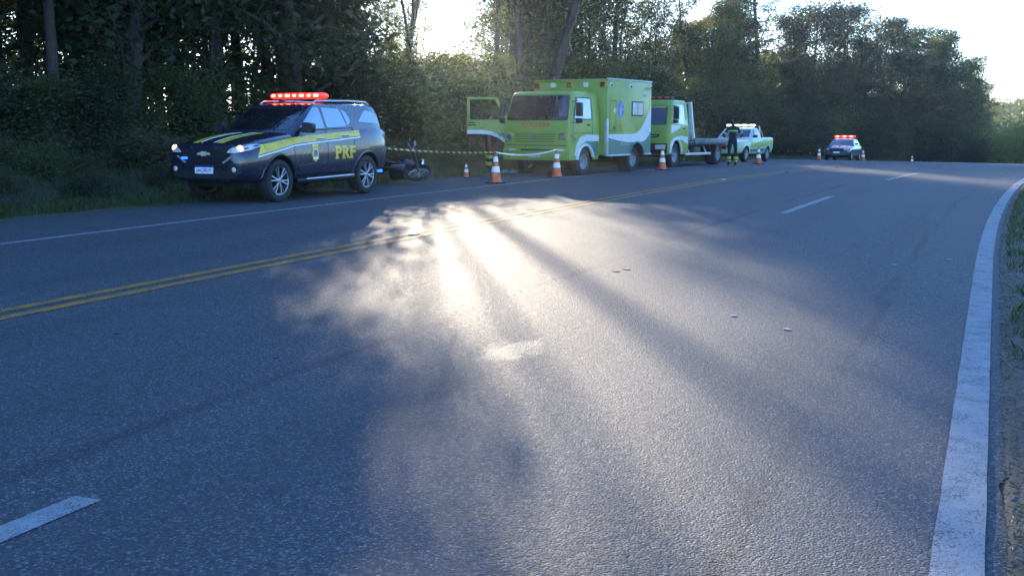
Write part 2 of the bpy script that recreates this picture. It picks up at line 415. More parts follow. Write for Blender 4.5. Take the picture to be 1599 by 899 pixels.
class Skin:
    """places flat outlines on the real surface of a built body (panes, stripes, lettering)"""
    def __init__(s, *objs):
        s.t = []
        for o in objs:
            me = o.data; s.t.append(BVHTree.FromPolygons([v.co.copy() for v in me.vertices], [list(p.vertices) for p in me.polygons]))
    def hit(s, org, d):
        best = None
        for t in s.t:
            loc, nor, _, dist = t.ray_cast(org, d)
            if loc is not None and (best is None or dist < best[2]): best = (loc, nor if nor.dot(d) < 0 else -nor, dist)
        return best
    def mapper(s, mode, fallback):
        def fn(a, b, off):
            if mode == 'L': org, d = Vector((a, 4, b)), Vector((0, -1, 0))
            elif mode == 'R': org, d = Vector((a, -4, b)), Vector((0, 1, 0))
            elif mode == 'F': org, d = Vector((12, a, b)), Vector((-1, 0, 0))
            elif mode == 'B': org, d = Vector((-12, a, b)), Vector((1, 0, 0))
            else: org, d = Vector((a, b, 6)), Vector((0, 0, -1))
            h = s.hit(org, d)
            if h is None:
                return org + d * fallback - d * off
            return h[0] - d * off
        return fn
    def patch(s, name, poly, mode, mat, parent, off=.006, cell=.09, fallback=3.2, smooth=50):
        fn = s.mapper(mode, fallback)
        bm = bmesh.new(); bm.faces.new([bm.verts.new((a, b, 0)) for a, b in poly])
        xs = [p[0] for p in poly]; ys = [p[1] for p in poly]
        for ax, lo, hi in ((0, min(xs), max(xs)), (1, min(ys), max(ys))):
            k = int((hi - lo) / cell)
            for i in range(1, k + 1):
                co = [0, 0, 0]; no = [0, 0, 0]; co[ax] = lo + (hi - lo) * i / (k + 1); no[ax] = 1
                bmesh.ops.bisect_plane(bm, geom=bm.verts[:] + bm.edges[:] + bm.faces[:], plane_co=co, plane_no=no, dist=1e-5)
        flat = {v: (v.co.x, v.co.y) for v in bm.verts}
        be = [e for e in bm.edges if e.is_boundary]
        ex = bmesh.ops.extrude_edge_only(bm, edges=be)
        low = {v for v in ex['geom'] if isinstance(v, bmesh.types.BMVert)}
        for v in bm.verts:
            a, b = v.co.x, v.co.y
            v.co = fn(a, b, -.004 if v in low else off)
        bmesh.ops.recalc_face_normals(bm, faces=bm.faces)
        me = bpy.data.meshes.new(name); bm.to_mesh(me); bm.free()
        return mesh_obj(name, me, mat, parent, smooth)
    def text(s, name, string, pos, height, mode, mat, parent, off=.008, mirror=1, bold=0, width=None, space=1.0):
        cu = bpy.data.curves.new('tmp', 'FONT'); cu.body = string; cu.align_x = 'CENTER'; cu.align_y = 'CENTER'; cu.size = 1; cu.offset = bold; cu.space_character = space
        cu.resolution_u = 3
        ob = bpy.data.objects.new('tmp', cu); COL.objects.link(ob)
        dg = bpy.context.evaluated_depsgraph_get(); dg.update()
        me = bpy.data.meshes.new_from_object(ob.evaluated_get(dg)); bpy.data.objects.remove(ob); bpy.data.curves.remove(cu)
        co = np.array([v.co[:] for v in me.vertices]); lo, hi = co.min(0), co.max(0); k = height / max(1e-6, hi[1] - lo[1])
        kx = k if width is None else width / (hi[0] - lo[0])
        fn = s.mapper(mode, 3.2)
        mid = (lo + hi) / 2
        # on the left flank and on the front the viewer's right is -x / +y in the vehicle's frame
        sx = {'L': -1, 'R': 1, 'F': 1, 'B': -1, 'T': 1}[mode] * mirror
        for v in me.vertices:
            v.co = fn(pos[0] + sx * (v.co.x - mid[0]) * kx, pos[1] + (v.co.y - mid[1]) * k, off)
        bm = bmesh.new(); bm.from_mesh(me); bmesh.ops.recalc_face_normals(bm, faces=bm.faces); bm.to_mesh(me); bm.free()
        me.name = name
        return mesh_obj(name, me, mat, parent, 0)

def baked(ob):
    dg = bpy.context.evaluated_depsgraph_get(); dg.update()
    me = bpy.data.meshes.new_from_object(ob.evaluated_get(dg))
    ob.modifiers.clear(); old = ob.data; ob.data = me; bpy.data.meshes.remove(old)
    return ob
def carve(ob, cutters):
    info = [c['well'] for c in cutters]; info = [('c' if len(w) == 5 else 'b', list(w)) for w in info]
    for c in cutters:
        c.parent = ob.parent
        m = ob.modifiers.new('cut', 'BOOLEAN'); m.operation = 'DIFFERENCE'; m.object = c; m.solver = 'EXACT'
        try: m.material_mode = 'TRANSFER'
        except Exception: pass
    baked(ob)
    for c in cutters: bpy.data.objects.remove(c)
    smooth_by_angle(ob.data, 40)
    if len(ob.data.materials) > 1:
        for p in ob.data.polygons:
            for (kind, a) in info:
                x, y, z = p.center
                if kind == 'c' and math.hypot(x - a[0], z - a[1]) < a[2] + .004 and a[3] - .01 < y < a[4] + .01: p.material_index = 1
                if kind == 'b' and all(lo - .002 < q < hi + .002 for q, lo, hi in zip((x, y, z), a[::2], a[1::2])): p.material_index = 1
    return ob
def cutter_cyl(x, y0, y1, z, r, n=32):
    o = MB().lathe([(r, y0), (r, y1)], n, 'Y', (x, 0, z)).build('cutter', M['under'], None, 0); o['well'] = [float(q) for q in (x, z, r, y0, y1)]; return o
def stand(name, front, rear, wb, left_y):
    """Empty whose local x runs rear axle to front axle; front / rear: ground points under the left wheels"""
    f = (front - rear); f.normalize()
    rear = front - f * wb; rear.z = zsurf(rear.x, rear.y)
    f = (front - rear).normalized(); l = Vector((0, 0, 1)).cross(f).normalized(); u = f.cross(l)
    m = Matrix((f, l, u)).transposed().to_4x4(); m.translation = rear - l * left_y
    e = empty(name); e.matrix_world = m
    return e
def wheel(parent, x, y, r, w, side, rim_r, style, mat_rim, dual=False):
    """side +1 = left; a tyre with a real tread shoulder and a dished rim"""
    e = empty('wheel', (x, y, r), None, parent)
    t = MB(); h = w / 2
    t.lathe([(rim_r, -h * .8), (rim_r + .02, -h * .95), ((r + rim_r) / 2, -h), (r * .955, -h * .93), (r, -h * .68), (r, h * .68), (r * .955, h * .93), ((r + rim_r) / 2, h), (rim_r + .02, h * .95), (rim_r, h * .8)], 36, 'Y', close=True)
    t.build('tyre', M['rubber'], e, 35)
    m = MB()
    fy = side * h * .62
    m.lathe([(rim_r * 1.0, side * h * .86), (rim_r * .93, side * h * .8), (rim_r * .9, -side * h * .5), (rim_r * 1.0, -side * h * .8)], 30, 'Y', close=True)
    if style == 'spoke':
        for k in range(6):
            for d in (-.17, .17):
                a = 2 * math.pi * k / 6 + .2
                p0 = Vector((math.cos(a + d * .6) * rim_r * .2, fy + side * .012, math.sin(a + d * .6) * rim_r * .2)); p1 = Vector((math.cos(a + d) * rim_r * .95, fy + side * .02, math.sin(a + d) * rim_r * .95))
                m.tube([p0, (p0 + p1) / 2 + Vector((0, side * .008, 0)), p1], [rim_r * .085, rim_r * .06, rim_r * .085], 6)
        m.lathe([(rim_r * .02, fy + side * .03), (rim_r * .2, fy + side * .025), (rim_r * .22, fy - side * .04)], 16, 'Y')
    else:
        m.lathe([(.01, fy - side * .02), (rim_r * .3, fy - side * .02), (rim_r * .34, fy - side * .06), (rim_r * .62, fy - side * .04), (rim_r * .72, fy - side * .02), (rim_r * .93, fy - side * .05)], 24, 'Y')
        m.lathe([(.01, fy + side * .05), (rim_r * .2, fy + side * .045), (rim_r * .24, fy - side * .03)], 16, 'Y')
        for k in range(8):
            a = 2 * math.pi * k / 8
            m.lathe([(.012, fy - side * .03), (.014, fy + side * .005)], 6, 'Y', (math.cos(a) * rim_r * .45, 0, math.sin(a) * rim_r * .45))
    m.build('rim', mat_rim, e, 40)
    b = MB(); b.lathe([(rim_r * .88, -side * h * .2), (rim_r * .88, fy - side * .07)], 24, 'Y'); b.build('brake_drum', M['under'], e, 40)
    return e

# ------------------------------------------------------------------ the setting
def grid_mesh(name, rows, uvs=None):
    """rows: list of equally long lists of points"""
    n = len(rows[0]); vs = [p for r in rows for p in r]
    fs = [(i * n + k, i * n + k + 1, (i + 1) * n + k + 1, (i + 1) * n + k) for i in range(len(rows) - 1) for k in range(n - 1)]
    me = bpy.data.meshes.new(name); me.from_pydata(vs, [], fs); me.update()
    if me.polygons and me.polygons[len(me.polygons) // 2].normal.z < 0: me.flip_normals()
    if uvs:
        flat = [p for r in uvs for p in r]; l = me.uv_layers.new(name='UVMap')
        idx = np.empty(len(me.loops), dtype=np.int32); me.loops.foreach_get('vertex_index', idx)
        l.data.foreach_set('uv', np.array(flat, dtype=np.float32)[idx].ravel())
    me.polygons.foreach_set('use_smooth', [True] * len(me.polygons))
    return me
def frange(a, b, st):
    out = []; x = a
    while x < b - 1e-6: out.append(x); x += st
    return out + [b]

def build_setting():
    ss = [-220, -150, -100, -70, -50, -35, -25, -18] + frange(-12, 90, .8) + frange(92, 150, 2) + [155, 165, 180, 210, 250, 300, 360, 420, 480]
    oo = [-900, -600, -420, -300, -220, -160, -120, -95, -75, -60, -50, -42, -36] + frange(-32, -14.3, .55) + [O_EDGE - .16, O_EDGE + .1, -12, -8, -4, -1, O_RIGHT - .05, O_RIGHT + .06] + frange(.5, 3.4, .2) + [4, 5, 7, 10, 14, 20, 30, 50, 80, 130, 200]
    rows = []
    for s in ss:
        rows.append([(*xy(s, o), zland(s, o)) for o in oo])
    tag(mesh_obj('ground', grid_mesh('ground', rows), M['soil'], None, 0), kind='structure')
    rows, uvs = [], []
    for s in frange(-14, 80, .25) + frange(81, 190, 1):
        a, b = edge_l(s), O_RIGHT + .02 * math.sin(s * 5.1) + .025 * math.sin(s * 2.2 + 1) + .012 * math.sin(s * 13)
        oe = O_EDGE - wide(s); os_ = [a] + [oe + .3 + (O_RIGHT - .2 - oe - .3) * k / 24 for k in range(25)] + [b]
        rows.append([(*xy(s, o), zroad(s) - (.012 if k in (0, 26) else 0)) for k, o in enumerate(os_)]); uvs.append([(s, o) for o in os_])
    road = tag(mesh_obj('road', grid_mesh('road', rows, uvs), M['asphalt'], None, 0), kind='structure')
    def strip(name, s0, s1, o, w, mat, dz=.004):
        rws, uv = [], []
        for s in frange(s0, s1, .4):
            j = .0015 * math.sin(s * 9 + o) + .001 * math.sin(s * 23)
            os_ = [o - w / 2 + j, o, o + w / 2 + j * .7]
            rws.append([(*xy(s, q), zroad(s) + dz) for q in os_]); uv.append([(s, q) for q in os_])
        ob = mesh_obj(name, grid_mesh(name, rws, uv), mat, None, 0); ob.parent = road
        return ob
    strip('edge_line', -8, 150, OL, .14, M['linewhite'])
    strip('edge_line', -6, 150, ORR, .165, M['linewhite'])
    strip('centre_line', -10, 38, OY - .13, .13, M['lineyellow']); strip('centre_line', -10, 38, OY + .13, .13, M['lineyellow'])
    strip('centre_line', 38, 130, OY - .13, .13, M['lineworn']); strip('centre_line', 38, 130, OY + .13, .13, M['lineworn'])
    a = so(*pix(140, 779).xy)[0]; b = so(*pix(1215, 333).xy)[0]; c = so(*pix(1300, 307).xy)[0]
    d = so(*pix(1380, 281).xy)[0]; e = so(*pix(1440, 270).xy)[0]
    print('dashes', a, b, c, d, e)
    strip('lane_dash', a - 3.8, a, OD, .13, M['linewhite']); strip('lane_dash', b, c, OD, .13, M['linewhite']); strip('lane_dash', d, e, OD, .13, M['linewhite'])
    strip('lane_dash', e + 8.5, e + 13, OD, .13, M['linewhite'])
    # dirt apron beside the right edge line
    rows = []
    for s in frange(-6, 70, .12):
        rr = []
        for k in range(9):
            o = O_RIGHT - .05 + k * .04 + (.05 * math.sin(s * 3.1) + .04 * math.sin(s * 7.7 + 2)) * (k / 8)
            z = zroad(s) - .010 + .022 * min(1, k / 3) + (.012 * hn(s * 9, k * 2.0 + s * 5) if 0 < k < 8 else -.02)
            if k == 8: z = zland(s, o) - .02
            rr.append((*xy(s, o), z))
        rows.append(rr)
    tag(mesh_obj('dirt_shoulder', grid_mesh('dirt_shoulder', rows), M['dirt'], None, 0), kind='structure')
    # far wooded hill
    rows = []
    for i in range(41):
        th = R(14 + i * 1.0)
        rows.append([((r := 230 + k * 18) * math.sin(th), r * math.cos(th), -4 + 8 * math.sin(min(1, k / 8) * math.pi / 2) * (.55 + .45 * math.sin(max(0, min(1, (i - 4) / 22)) * math.pi / 2)) + 1.6 * hn(i * 1.1, k * .8)) for k in range(14)])
    return road, tag(mesh_obj('hill', grid_mesh('hill', rows), M['soil'], None, 0), kind='structure')
road, hill = build_setting()

# ------------------------------------------------------------------ plants
def cards(P, size, asp, up=.0, droop=0.0, rg=rng, fold=True):
    """leaf faces at points P (n,3): pointed diamonds with random facing"""
    n = len(P); size = np.broadcast_to(size, n)
    d = rg.normal(size=(n, 3)); d[:, 2] = d[:, 2] * .7 + up - droop; d /= np.linalg.norm(d, axis=1)[:, None]
    r = rg.normal(size=(n, 3)); w = np.cross(d, r); w /= np.linalg.norm(w, axis=1)[:, None]
    L = size[:, None]; W = (size * asp)[:, None]
    a = P - d * L * .5; b = P + w * W * .5 - d * L * .05; c = P + d * L * .5; e = P - w * W * .5 - d * L * .05
    V = np.stack([a, b, c, e], 1).reshape(-1, 3)
    F = np.arange(4 * n).reshape(n, 4)
    return V, F
def np_mesh(name, V, F, flat_normals=True):
    me = bpy.data.meshes.new(name); n, k = F.shape
    me.vertices.add(len(V)); me.vertices.foreach_set('co', np.asarray(V, dtype=np.float32).ravel())
    me.loops.add(n * k); me.loops.foreach_set('vertex_index', F.astype(np.int32).ravel())
    me.polygons.add(n); me.polygons.foreach_set('loop_start', np.arange(0, n * k, k, dtype=np.int32)); me.polygons.foreach_set('loop_total', np.full(n, k, dtype=np.int32))
    me.update(calc_edges=True); me.validate(); return me

def grow(kind, seed):
    """returns (trunk mesh, crown mesh) of a tree about its foot"""
    rd = random.Random(seed); rg = np.random.default_rng(seed)
    wood = MB(); tips = []                                 # tips: (point, clump radius, leaf count)
    def branch(p, d, L, r, depth, spread, bend):
        pts = [p]; rad = [r]; q = p.copy(); n = 5
        for i in range(n):
            d = (d + Vector((rd.gauss(0, .16), rd.gauss(0, .16), rd.gauss(0, .10) + bend))).normalized()
            q = q + d * (L / n); pts.append(q.copy()); rad.append(max(.006, r * (1 - .8 * (i + 1) / n)))
        wood.tube(pts, rad, 5 if depth else 7, False)
        return pts, d
    if kind == 'tall':
        H = rd.uniform(12, 15); b0 = .30; lean = rd.uniform(-.04, .04); R0 = .17
    elif kind == 'broad':
        H = rd.uniform(8, 9.5); b0 = .12; lean = rd.uniform(-.08, .08); R0 = .16
    elif kind == 'thin':
        H = rd.uniform(7, 8.5); b0 = .25; lean = rd.uniform(-.12, .12); R0 = .06
    elif kind == 'high':
        H = rd.uniform(12.5, 13.5); b0 = .44; lean = rd.uniform(-.05, .05); R0 = .17
    elif kind == 'pole':
        H = 12.0; b0 = .80; lean = .02; R0 = .075
    elif kind == 'pine':
        H = rd.uniform(12, 13.5); b0 = .35; lean = 0; R0 = .2
    elif kind == 'column':
        H = rd.uniform(9.5, 11); b0 = .06; lean = rd.uniform(-.03, .03); R0 = .16
    trunk = []; rad = []; p = Vector((0, 0, -.25)); d = Vector((lean, rd.uniform(-.05, .05), 1)).normalized()
    ns = 12
    for i in range(ns + 1):
        trunk.append(p.copy()); rad.append(R0 * (1.25 if i == 0 else 1) * (1 - .86 * i / ns))
        d = (d + Vector((rd.gauss(0, .045), rd.gauss(0, .045), .02))).normalized(); p = p + d * (H / ns)
    wood.tube(trunk, rad, 9, False)
    def along(t):
        f = t * ns; i = min(ns - 1, int(f)); return trunk[i].lerp(trunk[i + 1], f - i), rad[i]
    nb = {'tall': 24, 'broad': 30, 'thin': 14, 'pole': 7, 'high': 34, 'pine': 34, 'column': 34}[kind]
    for k in range(nb):
        t = b0 + (1 - b0) * ((k + rd.random()) / nb) ** .9; t = min(.985, t); q, r = along(t); az = k * 2.4 + rd.uniform(-.5, .5)
        f = (t - b0) / (1 - b0)
        if kind in ('tall', 'high'): L = 2.7 * (1 - .45 * f) * rd.uniform(.6, 1.15); elev = .55; bend = .05
        elif kind == 'broad': L = 3.0 * (math.sin((.18 + .82 * f) * math.pi) ** .6 + .15) * rd.uniform(.65, 1.1); elev = .35 + .4 * f; bend = .03
        elif kind in ('thin', 'pole'): L = 1.6 * (1 - .3 * f) * rd.uniform(.5, 1.2); elev = .9; bend = .05
        elif kind == 'pine': L = 3.6 * (1 - .72 * f) * rd.uniform(.7, 1.1); elev = -.02 + .25 * f; bend = .02
        else: L = 2.2 * (1 - .70 * f ** 1.6) * rd.uniform(.7, 1.1); elev = .5; bend = .05
        dd = Vector((math.cos(az), math.sin(az), elev)).normalized()
        pts, _ = branch(q, dd, L, max(.015, r * .42), 1, .4, bend)
        for j in range(2, 6):
            sub = 3 if kind != 'thin' else 2
            for m in range(sub):
                a2 = rd.uniform(0, 6.28); dirn = (dd * .6 + Vector((math.cos(a2), math.sin(a2), rd.uniform(-.3, .7)))).normalized(); l2 = rd.uniform(.25, .75) * (.6 if kind == 'thin' else 1)
                e = pts[j] + dirn * l2
                if rd.random() < .5: wood.tube([pts[j], (pts[j] + e) / 2 + Vector((0, 0, rd.uniform(-.05, .08))), e], [.012, .009, .005], 4, False)
                tips.append(e)
    T = np.array([t[:] for t in tips])
    per = {'tall': 34, 'broad': 40, 'thin': 22, 'pole': 14, 'high': 46, 'pine': 46, 'column': 42}[kind]
    sig = {'tall': .26, 'broad': .27, 'thin': .22, 'pole': .2, 'high': .27, 'pine': .20, 'column': .26}[kind]
    keep = rg.random(len(T)) < {'tall': .92, 'broad': .95, 'thin': .8, 'pole': .7, 'high': .95, 'pine': .95, 'column': .97}[kind]
    T = T[keep]
    P = np.repeat(T, per, 0) + rg.normal(size=(len(T) * per, 3)) * sig * np.array([1, 1, .75])
    size = {'tall': .17, 'broad': .15, 'thin': .13, 'pole': .13, 'high': .16, 'pine': .22, 'column': .16}[kind]
    asp = {'tall': .38, 'broad': .55, 'thin': .5, 'pole': .5, 'high': .45, 'pine': .10, 'column': .5}[kind]
    V, F = cards(P, size * rg.uniform(.6, 1.35, len(P)), asp, droop=.25 if kind == 'tall' else 0, rg=rg)
    return wood.mesh('trunk', False), np_mesh('crown', V, F), H

def shrub_mesh(seed, H, W, n, size, asp=.5):
    rd = random.Random(seed); rg = np.random.default_rng(seed); wood = MB(); tips = []
    for k in range(9):
        a = rd.uniform(0, 6.28); e = Vector((math.cos(a) * W * rd.uniform(.2, .8), math.sin(a) * W * rd.uniform(.2, .8), H * rd.uniform(.5, .95)))
        mid = e * .5 + Vector((rd.gauss(0, .1), rd.gauss(0, .1), .15)); wood.tube([Vector((rd.gauss(0, .08), rd.gauss(0, .08), -.15)), mid, e], [.03, .02, .006], 5, False)
        for j in range(9):
            b = mid.lerp(e, rd.random()) if j < 6 else Vector((0, 0, 0)).lerp(mid, rd.uniform(.3, 1))
            tips.append(b + Vector((rd.gauss(0, .3 * W), rd.gauss(0, .3 * W), rd.gauss(0, .16 * H))))
    T = np.array([t[:] for t in tips]); per = n // len(T)
    P = np.repeat(T, per, 0) + rg.normal(size=(len(T) * per, 3)) * np.array([.17, .17, .14]) * (W + .3)
    P[:, 2] = np.abs(P[:, 2])
    V, F = cards(P, size * rg.uniform(.6, 1.4, len(P)), asp, up=.15, rg=rg)
    return wood.mesh('stem', False), np_mesh('foliage', V, F), H

PROTO = {}
for kind, seeds in (('tall', (1, 2, 3)), ('broad', (11, 12, 13)), ('thin', (21, 22, 23)), ('pole', (71, 72)), ('high', (81, 82)), ('pine', (31, 32)), ('column', (41, 42, 43))):
    PROTO[kind] = [grow(kind, s) for s in seeds]
PROTO['shrub'] = [shrub_mesh(s, h, w, n, sz) for s, h, w, n, sz in ((51, 2.2, 1.0, 7500, .085), (52, 1.7, .9, 7000, .08), (53, 2.8, 1.1, 8000, .09))]
PROTO['low'] = [shrub_mesh(s, h, w, n, sz, .3) for s, h, w, n, sz in ((61, .8, .7, 4200, .07), (62, .6, .6, 3800, .06))]
_mats = {}
def variant(kind, i, leafmat):
    key = (kind, i, leafmat)
    if key not in _mats:
        t, c, H = PROTO[kind][i]
        t2, c2 = t.copy(), c.copy()
        t2.materials.clear(); c2.materials.clear(); t2.materials.append(M['bark']); c2.materials.append(M[leafmat])
        t2.polygons.foreach_set('use_smooth', [True] * len(t2.polygons))
        _mats[key] = (t2, c2, H)
    return _mats[key]
def plant(name, kind, i, leafmat, loc, height, spread=1.0, rz=0.0, tilt=(0, 0), label='', cat='tree', group=None):
    t, c, H = variant(kind, i % len(PROTO[kind]), leafmat)
    e = empty(name, loc, (tilt[0], tilt[1], rz)); k = height / H; e.scale = (k * spread, k * spread, k)
    for nm, me in ((('trunk', t), ('crown', c)) if cat == 'tree' else (('stem', t), ('foliage', c))):
        o = bpy.data.objects.new(nm, me); COL.objects.link(o); o.parent = e
    return tag(e, label, cat, group)

# open lanes through the wood along the sun's bearing, where its light reaches the road
SH = Vector((math.sin(SUN_AZ), math.cos(SUN_AZ))); SN = Vector((SH.y, -SH.x))
def lane_pos(x, y): return Vector((x, y)).dot(SN)
LANE1 = 1.08
LANE2 = 14.65
print('lanes', LANE1, LANE2)
def build_woods():
    rd = random.Random(5); placed = []
    def ok(x, y, r):
        return all((x - a) ** 2 + (y - b) ** 2 > (r + q) ** 2 * .25 for a, b, q in placed)
    def put(s, o, kind, h, leafmat, name, label, group, spread=1.0, crown=2.4, force=False, tilt=None, rz=None, i=None):
        x, y = xy(s, o); r = crown * spread
        if not force:
            if not ok(x, y, r * .95): return None
            q = lane_pos(x, y)
            if abs(q - LANE1) < 1.15 + r * 1.1 and h > 3.6: return None
            if abs(q - LANE2) < .35 + r * 1.3 and 36 < y < 130 and h > 3.0: return None
        if not force and 655 < 799.5 + FPX * x / max(1, y * CP) < 790 and h > 4.5: return None
        if not force and kind in ('broad', 'column') and 780 < 799.5 + FPX * x / max(1, y * CP) < 960: return None
        if not force and 45 < lane_pos(x, y) < 58 and y > 90: return None
        if not force and 1505 < 799.5 + FPX * x / max(1, y * CP) < 1750 and y > 60: return None
        placed.append((x, y, r))
        return plant(name, kind, rd.randrange(9) if i is None else i, leafmat, (x, y, zland(s, o) - .05), h, spread, rd.uniform(0, 6.28) if rz is None else rz,
                     tilt or (rd.gauss(0, .03), rd.gauss(0, .03)), label, 'tree', group)
    def spot(u, o_target):
        """road coordinates where the photo column u meets an offset"""
        y = 4.0
        while y < 200:
            x = (u - 799.5) / FPX * y * CP; s, o = so(x, y)
            if o < o_target - wide(s): return s, o
            y += .05
        return so(x, y)
    def top(u, o_target, row):
        s, o = spot(u, o_target); x, y = xy(s, o)
        return s, o, HC + (HY - row) / FPX * math.hypot(x, y) - zland(s, o)
    # trunks one can pick out
    put(*spot(452, -19.5), 'tall', 14.5, 'leaf_dark', 'tree', 'thick dark trunk rising behind the police car with the red light bar', None, 1.25, force=True, tilt=(0, 0))
    put(*spot(516, -21), 'tall', 14, 'leaf_dark', 'tree', 'dark upright trunk beside the thickest trunk behind the police car', None, .6, force=True, tilt=(0, .02))
    put(*spot(641, -20.5), 'pole', 15.5, 'leaf_mid', 'tree', 'slim bare trunk standing close beside another at the bright gap in the wood', 'slim trunks at the gap', .7, force=True, tilt=(0, -.035), rz=0, i=0)
    put(*spot(659, -20), 'pole', 15.5, 'leaf_mid', 'tree', 'slim bare trunk standing close beside another at the bright gap in the wood', 'slim trunks at the gap', .7, force=True, tilt=(0, -.035), rz=0, i=1)
    put(*spot(845, -17.6), 'high', 14, 'leaf_mid', 'tree', 'dark trunk leaning over behind the ambulance box', None, 1.45, force=True, tilt=(0, .30), rz=0, i=0)
    put(*spot(808, -24), 'thin', 10.5, 'leaf_mid', 'tree', 'thin upright trunk with sparse crown behind the open ambulance door', None, .9, force=True, tilt=(0, -.02))
    put(*spot(856, -25), 'tall', 12, 'leaf_mid', 'tree', 'straight trunk just beside the leaning trunk behind the ambulance', None, .8, force=True, tilt=(0, .0))
    def putrow(u, o, row, kd, mat, name, label, group=None, spread=1.0):
        s_, o_, h = top(u, o, row); put(s_, o_, kd, h, mat, name, label, group, spread, force=True)
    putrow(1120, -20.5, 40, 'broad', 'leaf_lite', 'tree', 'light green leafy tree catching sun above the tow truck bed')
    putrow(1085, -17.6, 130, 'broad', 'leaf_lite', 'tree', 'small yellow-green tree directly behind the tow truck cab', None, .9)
    putrow(1185, -20.5, -60, 'pine', 'needle', 'pine_tree', 'tall dark pine spreading flat branches against the sky', None, 1.25)
    # dense wall on the outside of the bend
    for u, o, row, kd in ((1240, -19, 40, 'column'), (1268, -21, 30, 'broad'), (1308, -20, 34, 'broad'), (1330, -24, 30, 'tall'), (1350, -18.5, 70, 'column'), (1383, -20, 45, 'column'), (1420, -21, 62, 'column'), (1452, -20, 75, 'column'), (1478, -20.5, 62, 'column'), (1498, -19.5, 100, 'column'), (1400, -18, 100, 'broad'), (1300, -17.8, 110, 'broad'), (1440, -18, 110, 'broad'), (1225, -18.3, 110, 'broad'), (1472, -17.8, 120, 'broad'), (1512, -18, 150, 'broad'), (1370, -25, 50, 'tall')):
        putrow(u, o, row, kd, rd.choice(['leaf_dark', 'leaf_dark', 'leaf_mid']), 'tree', 'dense dark tree in the wall of trees outside the bend', 'trees outside the bend', 1.12)
    for u, y, row, mat, lab in ((1592, 92, 184, 'leaf_lite', 'sunlit yellow-green rounded tree beyond the bend'), (1566, 98, 205, 'leaf_lite', 'smaller sunlit tree beside the rounded yellow-green tree beyond the bend'), (1625, 99, 165, 'leaf_lite', 'taller sunlit tree behind the rounded yellow-green tree beyond the bend'), (1540, 104, 200, 'leaf_mid', 'low dark tree between the sunlit trees and the wall of trees'), (1524, 96, 215, 'leaf_dark', 'low dark bushy tree at the foot of the wall of trees')):
        g = at_depth(u, y); h = HC + (HY - row) / FPX * y - g.z
        for kk, (dx, dy) in enumerate(((0, 0),)):
            plant('tree', 'shrub', int(u) % 3, mat, (g.x + dx, g.y + dy, g.z - .1), h, 1.15, u * .7, (0, 0), lab, 'tree', None)
    # dense trees added either side of the sun lane to shade the road there
    def on_lane(q, o_t):
        y = 10.0
        while y < 150:
            p = SN * q + SH * y; s_, o_ = so(p.x, p.y)
            if o_ < o_t: return s_, o_
            y += .05
    for k, (q, o, kd, h) in enumerate(((-2.65, -18.2, 'column', 12.5), (-3.1, -21.5, 'column', 14), (-4.3, -25, 'broad', 12), (-3.2, -30, 'tall', 15), (-4.8, -20, 'tall', 14), (-5.4, -26, 'tall', 15), (-6.2, -19, 'column', 12), (-6.5, -24, 'broad', 12), (-9.5, -20, 'broad', 11), (4.9, -18.6, 'high', 13), (5.1, -22.5, 'high', 14), (5.4, -28, 'high', 15), (7.0, -20.5, 'high', 13), (7.2, -25, 'high', 14), (9.8, -18.8, 'high', 13), (9.0, -21.5, 'high', 13), (9.2, -26, 'high', 13))):
        put(*on_lane(q, o), kd, h, 'leaf_dark' if q < 0 else 'leaf_mid', 'tree', 'leafy tree added beside the bright gap to shade the road', 'trees flanking the gap', 1.05, force=True)
    put(*on_lane(.35, -30), 'pole', 19, 'leaf_mid', 'tree', 'taller straight trunk standing behind the two slim trunks at the gap', None, 1.5, force=True, tilt=(0, 0), rz=0, i=0)
    # trees deep behind the gap, below the sun's path
    for u, y, h, kd, sp in ((602, 82, 11.5, 'tall', .9), (618, 90, 12, 'tall', .8), (634, 78, 10.5, 'thin', 1.1), (648, 88, 11.5, 'thin', 1.2), (610, 70, 9.5, 'thin', 1.2), (688, 92, 10.5, 'thin', .8), (742, 90, 11, 'thin', .9), (765, 84, 11, 'thin', 1.1)):
        g = at_depth(u, y); s_, o_ = so(g.x, g.y)
        put(s_, o_, kd, h, 'leaf_mid', 'tree', 'thin sunlit tree deep in the wood behind the bright gap', 'trees deep behind the gap', sp, force=True)
    # the wood along the left of the road
    for k in range(2200):
        s = rd.uniform(8, 75); o = -18 - wide(s) * .8 - 22 * rd.random() ** 1.25
        kd = rd.choices(['tall', 'broad', 'thin', 'column'], [.46, .08, .40, .06] if s < 45 else [.36, .26, .18, .20])[0]
        h = {'tall': rd.uniform(11.5, 15.5), 'broad': rd.uniform(7, 10), 'thin': rd.uniform(7, 10.5), 'column': rd.uniform(8, 11)}[kd]
        crown = {'tall': 2.3, 'broad': 2.5, 'thin': 1.3, 'column': 2.1}[kd]
        nm = {'tall': 'tall forked tree with a bare dark trunk in the roadside wood', 'broad': 'bushy broad-leaved tree in the roadside wood', 'thin': 'slim sparse sapling among the roadside wood', 'column': 'dense upright tree leafy to the ground in the roadside wood'}[kd]
        put(s, o, kd, h, rd.choice(['leaf_dark', 'leaf_dark', 'leaf_mid']), 'tree' if kd != 'thin' else 'sapling_tree', nm, {'tall': 'tall trees of the roadside wood', 'broad': 'bushy trees of the roadside wood', 'thin': 'saplings of the roadside wood', 'column': 'upright trees of the roadside wood'}[kd], rd.uniform(.9, 1.15), crown)
    for k in range(500):
        s = rd.uniform(72, 150); o = -19 - wide(s) - 16 * rd.random()
        put(s, o, rd.choice(['column', 'broad', 'column']), rd.uniform(6, 8.5), rd.choice(['leaf_dark', 'leaf_mid']), 'tree', 'leafy tree behind the wall of trees outside the bend', 'trees further round the bend', 1.1, 2.6)
